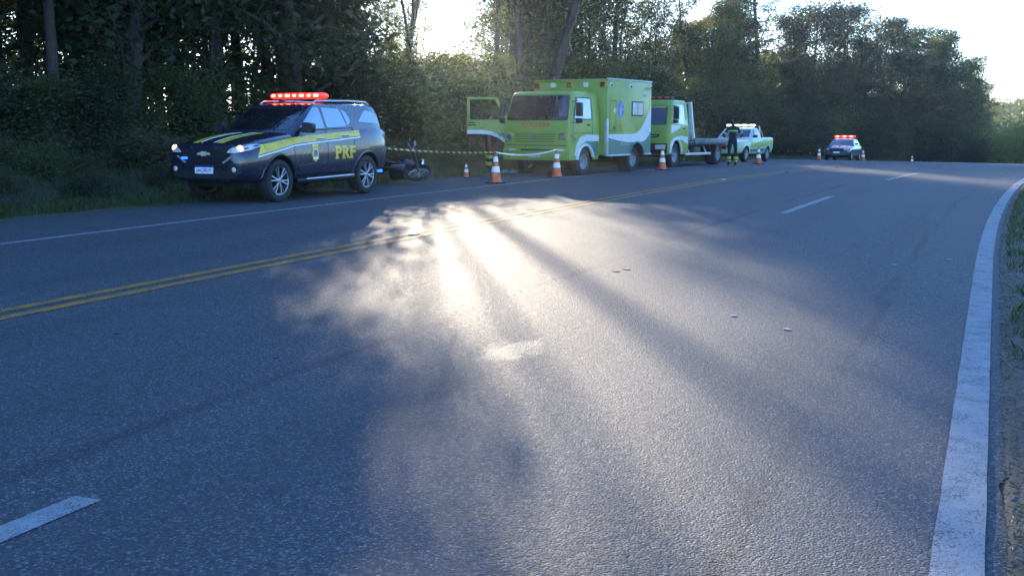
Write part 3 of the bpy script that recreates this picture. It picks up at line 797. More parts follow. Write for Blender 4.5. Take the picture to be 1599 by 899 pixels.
    # low growth in the sun gap
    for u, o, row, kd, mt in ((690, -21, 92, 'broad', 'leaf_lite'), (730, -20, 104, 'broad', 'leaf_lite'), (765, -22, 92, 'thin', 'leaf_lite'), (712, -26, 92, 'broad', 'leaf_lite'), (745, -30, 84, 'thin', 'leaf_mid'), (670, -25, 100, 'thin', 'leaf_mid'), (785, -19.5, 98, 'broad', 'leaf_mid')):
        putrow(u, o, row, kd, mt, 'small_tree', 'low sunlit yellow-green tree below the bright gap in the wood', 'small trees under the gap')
    # shrubs along the top of the bank
    n = 0
    for k in range(1600):
        s = rd.uniform(8, 112); o = rd.uniform(-20.5, -17.3 if s < 26 else -16.4) - wide(s)
        x, y = xy(s, o); h = rd.uniform(1.6, 3.0) * (1.25 if s > 30 else 1)
        if abs(lane_pos(x, y) - LANE1) < 3.2: h = 2.1 + .5 * rd.random()
        elif s < 42: h *= .62
        if any((x - a) ** 2 + (y - b) ** 2 < 1.0 ** 2 for a, b, q in placed if q < 0): continue
        if abs(lane_pos(x, y) - LANE2) < 2.0 and y > 45: h = min(h, 1.1)
        placed.append((x, y, -1)); n += 1
        plant('shrub', 'shrub', rd.randrange(3), rd.choice(['leaf_dark', 'leaf_dark', 'leaf_mid']), (x, y, zland(s, o) - .05), h, rd.uniform(1.0, 1.35), rd.uniform(0, 6.28), (0, 0), 'dark leafy shrub on the bank below the roadside wood', 'shrub', 'shrubs along the bank')
        if n > 240: break
    m = 0; lows = []
    for k in range(900):
        s = rd.uniform(10, 55); o = rd.uniform(-17.6, -15.0); x, y = xy(s, o)
        if any((x - a) ** 2 + (y - b) ** 2 < .7 ** 2 for a, b in lows): continue
        if rd.random() > .15 + .85 * min(1, (-14.9 - o) / 1.6): continue
        lows.append((x, y)); m += 1
        plant('weed_clump', 'low', rd.randrange(2), rd.choice(['weed', 'leaf_dark', 'grass', 'weed']), (x, y, zland(s, o) - .03), rd.uniform(.3, .65), rd.uniform(1, 1.4), rd.uniform(0, 6.28), (0, 0), 'low scrubby weed clump on the grassy bank', 'weed', 'weed clumps on the bank')
        if m > 130: break
    print('woods', len(placed), n, m)
build_woods()

def blades(name, pts, hmin, hmax, w, mat, label, cat, lean=.35):
    P = np.array(pts); n = len(P); h = rng.uniform(hmin, hmax, n); a = rng.uniform(0, 6.28, n); b = rng.uniform(0, 6.28, n)
    wd = np.stack([np.cos(a), np.sin(a), np.zeros(n)], 1) * (w * rng.uniform(.6, 1.4, n))[:, None] * .5
    ld = np.stack([np.cos(b), np.sin(b), np.zeros(n)], 1) * (h * rng.uniform(0, lean * 2, n))[:, None]
    up = np.zeros((n, 3)); up[:, 2] = h
    v = np.stack([P - wd, P + wd, P + wd * .6 + up * .6 + ld * .35, P + up + ld, P - wd * .6 + up * .6 + ld * .35], 1).reshape(-1, 3)
    F = np.arange(5 * n).reshape(n, 5)
    o = mesh_obj(name, np_mesh(name, v, F), mat, None, 0)
    return tag(o, label, cat, kind='stuff')
def build_grass():
    rd = random.Random(9); pts = []
    for k in range(46000):
        s = 2.0 + 55 * rd.random() ** 1.6; d = rd.random() ** 1.4 * 3.2; o = O_RIGHT + .05 + d
        x, y = xy(s, o)
        pat = hn(x * 2.3, y * 2.3) + .5 * hn(x * 6, y * 5)
        if pat < (.30 - d * 1.6 - (s - 6) * .06): continue
        pts.append((x, y, zland(s, o) - .01))
    blades('verge_grass', pts, .05, .15, .010, M['grass'], 'short green grass on the verge beside the white edge line', 'grass')
    pts = []
    for k in range(70000):
        s = 10 + 60 * rd.random() ** 1.3; d = rd.random() ** 1.2 * 5; o = O_EDGE - wide(s) - .02 - d
        x, y = xy(s, o)
        if d < .5 and hn(x * 1.7, y * 1.9) < .1 - d: continue
        pts.append((x, y, zland(s, o) - .02))
    blades('bank_grass', pts, .05, .20, .018, M['grass'], 'rough dark grass on the shaded bank below the wood', 'grass', .5)
    # dead leaves and twigs where the dirt meets the asphalt
    P = []
    for k in range(11000):
        s = .8 + 26 * rd.random() ** 2.6; o = O_RIGHT - .04 + abs(rd.gauss(0, .16)); x, y = xy(s, o); P.append((x, y, max(zland(s, o), zroad(s) + .012) + rd.uniform(.0, .02)))
    P = np.array(P); V, F = cards(P, rng.uniform(.012, .05, len(P)), .35); V[:, 2] = np.repeat(P[:, 2], 4) + (V[:, 2] - np.repeat(P[:, 2], 4)) * .35
    tag(mesh_obj('leaf_litter', np_mesh('leaf_litter', V, F), M['weed'], None, 0), 'dry leaf litter and twigs along the dirt edge', 'litter', kind='stuff')
    # the far wood on the hill, one mass of crowns
    P = []; S = []
    for k in range(900):
        th = R(14 + 40 * rd.random()); r = 215 + 130 * rd.random(); i = (math.degrees(th) - 14); kk = (r - 230) / 18
        z = -4 + (8 * math.sin(min(1, max(0, kk / 8)) * math.pi / 2) * (.55 + .45 * math.sin(max(0, min(1, (i - 4) / 22)) * math.pi / 2)))
        c = np.array([r * math.sin(th), r * math.cos(th), z + 3]); h = rd.uniform(2.2, 4.2)
        q = rng.normal(size=(150, 3)); q /= np.linalg.norm(q, axis=1)[:, None]; q *= rng.uniform(.6, 1.05, (150, 1))
        P.append(c + q * np.array([h, h, h * 1.15])); 
    P = np.concatenate(P); V, F = cards(P, rng.uniform(.5, 1.1, len(P)), .7)
    tag(mesh_obj('distant_wood', np_mesh('distant_wood', V, F), M['leaf_mid'], None, 0), 'distant tree-covered hillside beyond the bend', 'wood', kind='stuff')
build_grass()

# ------------------------------------------------------------------ vehicles
def section_body(name, st, mats, parent, sub=2, nose=0.0):
    """st: (x, zb, yb, (ys,zs), (ym,zm), (yt,zt), (yc,zc), ztop) from tail to nose; mirrored loft, rounded by subdivision"""
    rings = []
    for (x, zb, yb, a, b, c, d, zt) in st:
        half = [(0, zb), (yb, zb), a, b, c, d, (d[0] * .5, zt * .6 + d[1] * .4 + (zt - d[1]) * .25), ]
        ring = [(0, zb)] + half[1:] + [(0, zt)] + [(-y, z) for y, z in reversed(half[1:])]
        rings.append([(x - nose * max(0, z - .72) * (1 if x > 3.5 else 0), y, z) for y, z in ring])
    me = MB().loft(rings, True).mesh(name); o = mesh_obj(name, me, mats, parent, 0)
    m = o.modifiers.new('s', 'SUBSURF'); m.levels = sub; m.render_levels = sub
    # keep the ends blunt
    bm = bmesh.new(); bm.from_mesh(o.data); cl = bm.edges.layers.float.get('crease_edge') or bm.edges.layers.float.new('crease_edge')
    xs = [s[0] for s in st]
    for e in bm.edges:
        if any(len(f.verts) > 4 for f in e.link_faces): e[cl] = .55
    bm.to_mesh(o.data); bm.free()
    return baked(o)
def plan_shell(name, levels, mats, parent, ns=8, cap_crown=.02):
    """levels: (z, x_front, x_rear, half_width, front_curve, rear_curve, corner_radius)"""
    rings = []
    for (z, xf, xr, hw, cf, cr, rc) in levels:
        half = []
        for k in range(7):
            y = (hw - rc) * k / 6; half.append((xf - cf * (y / hw) ** 2, y))
        x0 = half[-1][0]
        for k in range(1, 5):
            a = k / 4 * math.pi / 2; half.append((x0 - rc * (1 - math.cos(a)), hw - rc + rc * math.sin(a)))
        x1 = xr + cr * ((hw - rc) / hw) ** 2
        for k in range(1, ns + 1):
            half.append((x0 - rc + (x1 + rc - x0 + rc) * k / ns, hw))
        for k in range(1, 5):
            a = k / 4 * math.pi / 2; half.append((x1 + rc * (1 - math.sin(a)), hw - rc + rc * math.cos(a)))
        for k in range(1, 7):
            y = (hw - rc) * (1 - k / 6); half.append((xr + cr * (y / hw) ** 2, y))
        ring = half + [(x, -y) for x, y in reversed(half[1:-1])]
        rings.append([(x, y, z) for x, y in ring])
    top = rings[-1]; cx = sum(p[0] for p in top) / len(top)
    for k in (.8, .4, .02): rings.append([(cx + (p[0] - cx) * k, p[1] * k, p[2] + cap_crown * (1 - k * k)) for p in top])
    return mesh_obj(name, MB().loft(rings, True).mesh(name), mats, parent, 35)
def dome(c, r, h, axis='X', n=14):
    return MB().lathe([(r, 0), (r * .9, h * .45), (r * .6, h * .85), (.004, h)], n, axis, c)

def police_suv():
    front, rear = pix(430.5, 315.3), pix(563, 302)
    c = stand('police_car', front, rear, 2.845, .80)
    tag(c, 'dark blue police SUV marked PRF with lit red roof bar on the shoulder', 'police car')
    W = lambda *a: a
    st = [
        (-.90, .50, .62, (.74, .54), (.80, .85), (.78, 1.20), (.70, 1.29), 1.31),
        (-.82, .44, .74, (.86, .50), (.90, .85), (.86, 1.26), (.77, 1.335), 1.35),
        (-.55, .40, .78, (.90, .47), (.945, .86), (.90, 1.30), (.80, 1.36), 1.37),
        (-.05, .38, .80, (.91, .44), (.965, .88), (.91, 1.31), (.80, 1.37), 1.38),
        (.55, .36, .80, (.90, .42), (.935, .86), (.895, 1.28), (.79, 1.34), 1.35),
        (1.30, .36, .80, (.90, .42), (.925, .86), (.885, 1.24), (.78, 1.30), 1.31),
        (2.05, .36, .80, (.90, .42), (.93, .86), (.885, 1.20), (.77, 1.26), 1.28),
        (2.50, .36, .80, (.91, .42), (.945, .86), (.895, 1.17), (.76, 1.225), 1.255),
        (2.85, .36, .80, (.92, .42), (.965, .86), (.90, 1.14), (.74, 1.19), 1.225),
        (3.25, .36, .78, (.90, .42), (.94, .82), (.87, 1.09), (.71, 1.14), 1.18),
        (3.55, .37, .72, (.86, .42), (.91, .78), (.84, 1.04), (.67, 1.085), 1.125),
        (3.73, .40, .64, (.80, .45), (.85, .76), (.79, 1.0), (.64, 1.04), 1.08),
        (3.80, .43, .58, (.71, .48), (.76, .74), (.71, .95), (.58, .99), 1.03)]
    body = section_body('body', st, [M['navy'], M['under']], c, 2, .07)
    carve(body, [cutter_cyl(0, .55, 1.3, .40, .455), cutter_cyl(0, -1.3, -.55, .40, .455), cutter_cyl(2.845, .55, 1.3, .40, .455), cutter_cyl(2.845, -1.3, -.55, .40, .455)])
    cab = plan_shell('cabin', [(1.18, 2.60, -.82, .87, .22, .16, .10), (1.32, 2.40, -.81, .85, .22, .15, .10), (1.54, 2.06, -.77, .79, .20, .13, .10), (1.71, 1.77, -.70, .735, .17, .11, .10), (1.775, 1.58, -.64, .69, .15, .10, .10), (1.80, 1.36, -.54, .62, .12, .09, .12)], M['navy'], c)
    sk = Skin(body, cab); sb = Skin(body)
    # glass
    sk.patch('windscreen', roundpoly([(-.72, 1.30), (.72, 1.30), (.61, 1.72), (-.61, 1.72)], .07), 'F', M['glass'], c, .007)
    for sd, nm in (('L', 1), ('R', -1)):
        sk.patch('window', roundpoly([(2.18, 1.30), (1.35, 1.325), (1.40, 1.715), (1.57, 1.72)], [.03, .04, .05, .1]), sd, M['skypane'], c, .007)
        sk.patch('window', roundpoly([(1.27, 1.33), (.60, 1.355), (.72, 1.695), (1.31, 1.715)], [.04, .04, .06, .04]), sd, M['skypane'], c, .007)
        sk.patch('window', roundpoly([(.56, 1.365), (.42, 1.45), (.52, 1.64), (.67, 1.69)], [.03, .06, .06, .03]), sd, M['skypane'], c, .007)
        sk.patch('window', roundpoly([(.16, 1.44), (-.58, 1.41), (-.50, 1.63), (-.17, 1.68)], [.06, .05, .08, .08]), sd, M['skypane'], c, .007)
        sk.patch('window_trim', [(2.2, 1.262), (.40, 1.318), (.40, 1.336), (2.2, 1.282)], sd, M['black'], c, .010)
        # livery
        n = 26; top = []; bot = []
        def zt(x): return 1.105 + (2.3 - x) * .058 + (.0 if x < 2.35 else -(x - 2.35) * .09)
        xs = [3.28 - k * (3.28 - .22) / n for k in range(n + 1)]
        wdt = lambda x: .115 if x < 2.3 else .115 + (x - 2.3) * .04
        top = [(x, zt(x) + wdt(x) * .5) for x in xs]; bot = [(x, zt(x) - wdt(x) * .5 - (0.0 if x < 3.1 else 0)) for x in xs]
        bot[0] = (3.42, bot[0][1] - .03)
        sk.patch('yellow_band', top + bot[::-1], sd, M['yellow'], c, .004)
        sk.patch('white_pinstripe', [(x, z - .018) for x, z in bot] + [(x, z - .042) for x, z in bot[::-1]], sd, M['white'], c, .004)
        # door seams
        for pts in ([(2.38, .48), (2.40, 1.24)], [(1.33, .46), (1.33, 1.30)], [(.60, .80), (.46, .62)], [(.46, .80), (.40, 1.32)]):
            (x0, z0), (x1, z1) = pts
            sk.patch('door_seam', [(x0 - .006, z0), (x0 + .006, z0), (x1 + .006, z1), (x1 - .006, z1)], sd, M['under'], c, .002, .1)
        sk.patch('door_moulding', roundpoly([(2.3, .56), (.62, .60), (.52, .70), (.75, .70), (2.3, .64)], .02), sd, M['navy'], c, .018)
        # badge: yellow shield with a dark disc
        bx, bz = 1.745, .86
        sh = [(-.10, .15), (-.05, .17), (0, .155), (.05, .17), (.10, .15), (.085, .06), (.105, -.05), (.07, -.13), (0, -.17), (-.07, -.13), (-.105, -.05), (-.085, .06)]
        b = sk.patch('badge', [(bx + x, bz + z) for x, z in sh], sd, M['yellow'], c, .004)
        sk.patch('badge_disc', [(bx + .062 * math.cos(k * .5236), bz - .0 + .062 * math.sin(k * .5236)) for k in range(12)], sd, M['starblue'], b, .007)
        sk.patch('badge_scroll', [(bx - .085, bz - .115), (bx + .085, bz - .115), (bx + .085, bz - .085), (bx - .085, bz - .085)], sd, M['white'], b, .007)
        sk.text('badge_lettering', 'POLICIA', (bx, bz + .105), .028, sd, M['navy'], b, .008)
        lt = sk.text('lettering', 'PRF', (.755, .855), .25, sd, M['yellow'], c, .005, 1, .035, .66, 1.12)
        # slab feet of the letters
        for x0, x1 in ((1.105, .985), (.875, .765), (.70, .625), (.615, .505)):
            sk.patch('letter_foot', [(x0, .73), (x1, .73), (x1, .765), (x0, .765)], sd, M['yellow'], lt, .005)
        for x0, x1 in ((1.105, 1.0), (.875, .77), (.615, .52)):
            sk.patch('letter_foot', [(x0, .945), (x1, .945), (x1, .98), (x0, .98)], sd, M['yellow'], lt, .005)
        # handles, mirror, step, arches, lamp
        for hx, hz in ((1.55, 1.13), (.74, 1.175)):
            h = MB(); y = sk.hit(Vector((hx, 4 * nm, hz)), Vector((0, -nm, 0)))[0].y
            h.tube([(hx - .10, y, hz), (hx - .08, y + nm * .04, hz + .004), (hx + .08, y + nm * .04, hz), (hx + .10, y, hz - .004)], .017, 6); h.build('door_handle', M['chrome'], c)
        mr = MB(); mr.tube([(2.12, nm * .84, 1.30), (2.12, nm * .95, 1.32)], [.04, .03], 8)
        mr.loft([[(2.19 - .03 * k, nm * (.92 + .26 * a), 1.23 + .21 * b) for a, b in roundpoly([(0, .1), (.9, 0), (1, .85), (.1, 1)], .25, 3)] if k < 5 else 0 for k in range(5)])
        mr.build('wing_mirror', M['black'], c, 40)
        sp = MB(); sp.tube([(2.33, nm * .90, .36), (2.2, nm * .985, .37), (.62, nm * .985, .39), (.5, nm * .90, .39)], .05, 8); s_ = sp.build('side_step', M['black'], c)
        ss = MB(); ss.tube([(2.2, nm * 1.028, .395), (.65, nm * 1.028, .415)], .012, 6); ss.build('step_trim', M['silver'], s_)
        for wx in (0, 2.845):
            ar = MB(); pts = []
            for k in range(15):
                a = R(-8 + 196 * k / 14); x = wx + .462 * math.cos(a); z = .40 + .462 * math.sin(a)
                h = sb.hit(Vector((x + .012 * math.cos(a), 4 * nm, z + .012 * math.sin(a))), Vector((0, -nm, 0)))
                if h and abs(h[0].y) > .75 and z > .42: pts.append((x, h[0].y + nm * .004, z))
            if len(pts) > 3: ar.tube(pts, .022, 6); ar.build('arch_trim', M['navy'], c)
            wheel(c, wx, nm * .80, .3875, .255, nm, .262, 'spoke', M['alloy'])
        # head lamp: dark housing with lit projector
        hl = sk.patch('headlamp', roundpoly([(nm * .50, .905), (nm * .60, .985), (nm * .82, 1.06), (nm * .87, 1.03), (nm * .845, .945), (nm * .72, .905)], .03), 'F', M['clearlens'], c, .010, .05)
        p = sk.hit(Vector((12, nm * .74, .975)), Vector((-1, 0, 0)))[0]
        dome((p.x - .005, nm * .735, .975), .058, .03).build('lit_bulb', M['headhot'], hl)
        p = sk.hit(Vector((12, nm * .60, .945)), Vector((-1, 0, 0)))[0]
        dome((p.x - .005, nm * .60, .945), .035, .02).build('indicator', M['studbody'], hl)
        sk.patch('bumper_crease', roundpoly([(nm * .40, .735), (nm * .44, .715), (nm * .62, .83), (nm * .60, .85)], .01), 'F', M['silver'], c, .010, .06)
        fg = sk.patch('fog_lamp_bezel', roundpoly([(nm * .52, .53), (nm * .78, .53), (nm * .76, .68), (nm * .60, .70)], .05), 'F', M['black'], c, .006, .06)
        p = sk.hit(Vector((12, nm * .66, .61)), Vector((-1, 0, 0)))[0]
        dome((p.x - .0, nm * .66, .61), .05, .02).build('fog_lamp', M['clearlens'], fg)
        sk.patch('tail_lamp', roundpoly([(-.66, 1.13), (-.84, 1.14), (-.82, 1.34), (-.74, 1.34)], .03), sd, M['teallens'], c, .008, .06)
        rl = MB(); rl.tube([(1.42, nm * .62, 1.785), (1.30, nm * .625, 1.84), (.2, nm * .635, 1.855), (-.42, nm * .62, 1.84), (-.54, nm * .61, 1.79)], .018, 8); rl.build('roof_rail', M['silver'], c)
        # bonnet stripes
        for a0, a1, b0, b1, mt, nme in ((.20, .34, .22, .37, 'yellow', 'yellow_bonnet_stripe'), (.13, .165, .14, .18, 'white', 'white_bonnet_stripe')):
            L1 = [(3.68 - k * .1, nm * (a0 + (b0 - a0) * k / 11)) for k in range(12)]; L2 = [(3.68 - k * .1, nm * (a1 + (b1 - a1) * k / 11)) for k in range(12)]
            sk.patch(nme, L1 + L2[::-1], 'T', M[mt], c, .004, .1, 4.9)
    # nose
    g = sk.patch('grille', roundpoly([(-.53, .80), (.53, .80), (.57, .94), (.50, .965), (-.50, .965), (-.57, .94)], .03), 'F', M['grille'], c, .008, .08)
    sk.patch('lower_grille', roundpoly([(-.44, .655), (.44, .655), (.48, .77), (-.48, .77)], .03), 'F', M['grille'], c, .008, .08)
    for z in (.83, .855, .90, .925):
        sk.patch('grille_bar', [(-.52, z), (.52, z), (.52, z + .010), (-.52, z + .010)], 'F', M['black'], g, .016, .08)
    bt = [(-.15, .862), (-.055, .862), (-.055, .843), (.055, .843), (.055, .862), (.15, .862), (.125, .905), (.055, .905), (.055, .924), (-.055, .924), (-.055, .905), (-.125, .905)]
    sk.patch('bow_tie_emblem', bt, 'F', M['emblem'], c, .024, .06)
    sk.patch('lower_bumper', roundpoly([(-.66, .455), (.66, .455), (.70, .60), (-.70, .60)], .05), 'F', M['black'], c, .008, .08)
    pl = sk.patch('number_plate', [(-.20, .535), (.20, .535), (.20, .675), (-.20, .675)], 'F', M['white'], c, .022, .2)
    sk.patch('plate_strip', [(-.20, .645), (.20, .645), (.20, .676), (-.20, .676)], 'F', M['bluelens'], pl, .025, .2)
    sk.text('plate_lettering', 'JAC3E19', (0, .588), .075, 'F', M['bluelens'], pl, .027, 1, .02, .33)
    p = sk.hit(Vector((12, -.42, .855)), Vector((-1, 0, 0)))[0]
    b = MB().box((p.x + .02, -.44, .805), (.03, .13, .04)).build('blue_lamp', M['bluehot'], c, 38, .008)
    # roof light bar
    lb = MB()
    lb.loft([[(.98 + .16 * math.cos(a) * k, y, 1.945 + .058 * math.sin(a) * k) for a in [i * math.pi / 8 for i in range(16)]] for y, k in ((-.62, .55), (-.60, .9), (-.3, 1), (0, 1), (.3, 1), (.60, .9), (.62, .55))])
    bar = lb.build('light_bar', M['redglow'], c, 50)
    for y in (-.42, .42): MB().box((.98, y, 1.85), (.12, .08, .13)).build('bar_foot', M['black'], bar, 38, .01)
    for k in range(7):
        y = -.51 + k * .17
        MB().box((1.132, y, 1.95), (.03, .105 if k in (2, 4, 6) else .07, .045)).build('lit_led', M['redhot'], bar, 38, .012)
    MB().tube([(1.42, .18, 1.79), (1.34, .18, 1.90)], [.012, .005], 6).build('aerial', M['black'], c)
    MB().box((1.9, 0, 1.2), (.02, 1.2, .1)).build('dash_panel', M['black'], c)
    # rear hanging lamp lens low behind the wheel
    MB().box((-.90, .62, .42), (.10, .12, .05)).build('rear_step_lamp', M['bluehot'], c, 38, .012)
    un = MB().box((1.4, 0, .36), (4.2, 1.35, .16)); un.build('chassis', M['under'], c, 38, .03)
    return c

def ambulance():
    front, rear = pix(906, 273.3), None
    az = R(31.5); f = Vector((math.sin(az), math.cos(az), 0)); rear = front + f * 2.9; rear.z = zsurf(rear.x, rear.y)
    c = stand('ambulance', front, rear, 2.9, .86)
    c.scale = (.88, .97, .84)
    tag(c, 'lime green box ambulance marked RESGATE with its far cab door swung open', 'ambulance')
    cab = plan_shell('cab', [(.50, 4.46, 2.33, 1.02, .10, 0, .07), (.80, 4.50, 2.33, 1.05, .10, 0, .07), (1.40, 4.48, 2.33, 1.06, .10, 0, .07), (1.74, 4.45, 2.33, 1.06, .10, 0, .08), (1.80, 4.42, 2.33, 1.055, .10, 0, .08), (2.57, 4.16, 2.33, .985, .09, 0, .09), (2.66, 4.08, 2.33, .96, .09, 0, .10), (2.71, 3.92, 2.33, .90, .08, 0, .12)], [M['lime'], M['under']], c, 10)
    # real opening of the far door, wheel arches
    cut = MB(); cut.prism([(2.42, .92), (3.02, .92), (3.30, 1.32), (4.02, 1.32), (4.05, 1.85), (3.85, 2.48), (2.42, 2.48)], lambda a, b, h: (a, -1.3 + h, b), 1.1)
    cutter = cut.build('cutter', M['under'], None, 0); cutter['well'] = [2.40, 4.06, -1.0, -.19, .9, 2.5]
    carve(cab, [cutter_cyl(3.3, .62, 1.4, .44, .53), cutter_cyl(3.3, -1.4, -.62, .44, .53), cutter])
    bw, b0, b1, z0, z1 = 1.24, 2.23, -1.12, .62, 3.16
    bx = MB().box(((b0 + b1) / 2, 0, (z0 + z1) / 2), (b0 - b1, bw * 2, z1 - z0)); box = bx.build('box', [M['lime'], M['under']], c, 38, .025, 2)
    carve(box, [cutter_cyl(0, .6, 1.5, .46, .56), cutter_cyl(0, -1.5, -.6, .46, .56)])
    sc, sb, sk = Skin(cab), Skin(box), Skin(cab, box)
    # cab front
    sc.patch('windscreen_seal', roundpoly([(-1.0, 1.77), (1.0, 1.77), (.91, 2.60), (-.91, 2.60)], .08), 'F', M['black'], c, .006, .12)
    sc.patch('window_seal', roundpoly([(4.12, 1.79), (2.90, 1.79), (2.90, 2.52), (3.86, 2.52)], .06), 'L', M['black'], c, .005, .15)
    sc.patch('windscreen', roundpoly([(-.97, 1.80), (.97, 1.80), (.88, 2.57), (-.88, 2.57)], .07), 'F', M['glass'], c, .010, .12)
    for y in (-.35, .42):
        MB().tube([(4.50, y, 1.77), (4.40, y + .3, 1.86), (4.36, y + .52, 1.90)], .010, 5).build('wiper', M['black'], c)
    sc.text('lettering', 'RESGATE', (0, 1.63), .15, 'F', M['redtext'], c, .010, -1, .015, .92)
    g = sc.patch('grille', roundpoly([(-.70, 1.03), (.70, 1.03), (.70, 1.37), (-.70, 1.37)], .04), 'F', M['lime'], c, .014, .12)
    for z in (1.09, 1.17, 1.25, 1.32):
        sc.patch('grille_slot', [(-.64, z), (.64, z), (.64, z + .022), (-.64, z + .022)], 'F', M['under'], g, .018, .12)
    p = sc.hit(Vector((12, 0, 1.22)), Vector((-1, 0, 0)))[0]
    em = MB().lathe([(.088, 0), (.088, .02), (.074, .02), (.074, 0)], 24, 'X', (p.x + .02, 0, 1.22), True)
    for y0, z0_, y1, z1_ in ((-.05, .05, -.012, -.0), (.05, .05, .012, 0), (-.07, .02, -.03, -.06), (-.03, -.06, 0, -.005), (0, -.005, .03, -.06), (.03, -.06, .07, .02)):
        em.tube([(p.x + .03, y0, 1.22 + z0_), (p.x + .03, y1, 1.22 + z1_)], .010, 5)
    em.build('round_emblem', M['chrome'], c)
    for y in (-.86, .86):
        p = sc.hit(Vector((12, y, 1.25)), Vector((-1, 0, 0)))[0]
        h = MB().lathe([(.155, -.06), (.15, .03), (.115, .045), (.11, .0)], 24, 'X', (p.x, y, 1.25)).build('headlamp', M['lime'], c)
        dome((p.x + .01, y, 1.25), .11, .03, n=18).build('lens', M['greylens'], h)
    sc.patch('panel_seam', [(-.98, .965), (.98, .965), (.98, .985), (-.98, .985)], 'F', M['under'], c, .003, .15)
    bm = MB(); ring = []
    for yy in [k / 12 * 2 - 1 for k in range(13)]:
        x = 4.56 - .18 * yy * yy; ring.append([(x, yy * 1.08, .50), (x + .03, yy * 1.08, .60), (x + .03, yy * 1.08, .80), (x - .02, yy * 1.08, .88), (x - .16, yy * 1.06, .88), (x - .16, yy * 1.06, .50)])
    bumper = bm.loft(ring).build('bumper', M['lime'], c, 30)
    sbm = Skin(bumper)
    sbm.patch('bumper_slot', roundpoly([(-.42, .80), (.62, .80), (.62, .865), (-.42, .865)], .02), 'F', M['black'], bumper, .006, .15)
    pl = sbm.patch('number_plate', [(-.16, .58), (.24, .58), (.24, .71), (-.16, .71)], 'F', M['aluminium'], bumper, .012, .2)
    for y in (-.72, .76): sbm.patch('fog_lamp', roundpoly([(y - .07, .62), (y + .07, .62), (y + .07, .70), (y - .07, .70)], .03), 'F', M['clearlens'], bumper, .010, .2)
    for y in (-.72, .80): sbm.patch('indicator', roundpoly([(y - .12, .80), (y + .12, .80), (y + .12, .86), (y - .12, .86)], .02), 'F', M['clearlens'], bumper, .010, .2)
    # near cab side
    sc.patch('side_window', roundpoly([(4.06, 1.83), (2.95, 1.83), (2.95, 2.48), (3.80, 2.48)], .06), 'L', M['skypane'], c, .008, .15)
    for pts in ([(2.86, .95), (2.86, 2.5)], [(4.14, 1.0), (4.16, 1.75)], [(4.16, 1.75), (3.86, 2.52)]):
        (x0, q0), (x1, q1) = pts
        sc.patch('door_seam', [(x0 - .008, q0), (x0 + .008, q0), (x1 + .008, q1), (x1 - .008, q1)], 'L', M['under'], c, .003, .15)
    sc.patch('door_seam', [(4.14, 1.36), (2.86, 1.36), (2.86, 1.375), (4.14, 1.375)], 'L', M['under'], c, .003, .2)
    sc.patch('door_handle', roundpoly([(3.05, 1.60), (3.22, 1.60), (3.22, 1.66), (3.05, 1.66)], .02), 'L', M['black'], c, .02, .2)
    sc.patch('side_indicator', roundpoly([(4.22, 1.24), (4.27, 1.24), (4.27, 1.34), (4.22, 1.34)], .01), 'L', M['redtext'], c, .02, .2)
    sc.text('lettering', 'RS', (4.08, 1.18), .13, 'L', M['darktext'], c, .006, 1, .02)
    # white wheel-arch sweep and teal lower corner on the near side
    def arc(r0, r1, a0, a1, cx, cz, n=16):
        o = [(cx + r1 * math.cos(R(a0 + (a1 - a0) * k / n)), cz + r1 * math.sin(R(a0 + (a1 - a0) * k / n))) for k in range(n + 1)]
        i = [(cx + r0 * math.cos(R(a0 + (a1 - a0) * k / n)), cz + r0 * math.sin(R(a0 + (a1 - a0) * k / n))) for k in range(n, -1, -1)]
        return o + i
    sc.patch('white_sweep', [(2.40, 1.30), (3.25, 1.32), (3.65, 1.24), (3.90, 1.02), (4.0, .70), (3.86, .60), (3.78, .80), (3.60, 1.0), (3.3, 1.10), (2.40, 1.10)], 'L', M['greenwhite'], c, .004, .1)
    sc.patch('teal_panel', [(2.36, .62), (2.36, 1.10), (3.30, 1.10), (3.25, .96), (3.0, .85), (2.83, .62)], 'L', M['teal'], c, .004, .1)
    for sd, nm in ((1, 'wing_mirror'), (-1, 'wing_mirror')):
        m = MB(); y = sd * 1.26
        m.box((4.16, y, 2.12), (.12, .20, .44)); m.box((4.16, y, 1.77), (.12, .19, .17))
        mo = m.build(nm, M['black'], c, 38, .03)
        MB().tube([(4.10, sd * .99, 2.36), (4.16, sd * 1.2, 2.40), (4.16, sd * 1.27, 2.2)], .014, 6).tube([(4.22, sd * 1.02, 1.72), (4.17, sd * 1.22, 1.68), (4.16, sd * 1.27, 1.8)], .014, 6).build('mirror_arm', M['black'], mo)
    # open far door: hinged at its front edge, swung forward
    dr = empty('open_door', (4.12, -1.06, 0), (0, 0, R(112)), c)      # local -x runs back along the cab when shut
    th = .05
    def dp(name, poly, mat, h0=0, d=th): return MB().prism(poly, lambda a, b, h: (a, h0 + h, b), d).build(name, mat, dr, 38)
    arcp = [(-.30 - .62 * math.sin(k / 8 * math.pi / 2) if False else 0, 0) for k in range(1)]
    sweep = [(-.02, .86), (-.10, 1.02), (-.30, 1.20), (-.55, 1.30), (-.80, 1.33), (-1.24, 1.33)]
    dp('door_panel', [(0, .86), (-.0, 1.80), (-1.24, 1.80), (-1.24, 1.33)] + sweep[::-1][1:], M['lime'])
    dp('white_sweep', [(-1.242, 1.33)] + sweep[::-1][1:] + [(-.0, .86), (-.0, .98), (-.06, 1.10), (-.26, 1.30), (-.52, 1.42), (-.80, 1.46), (-1.242, 1.46)], M['greenwhite'], -.001, -.006)
    fr = MB(); 
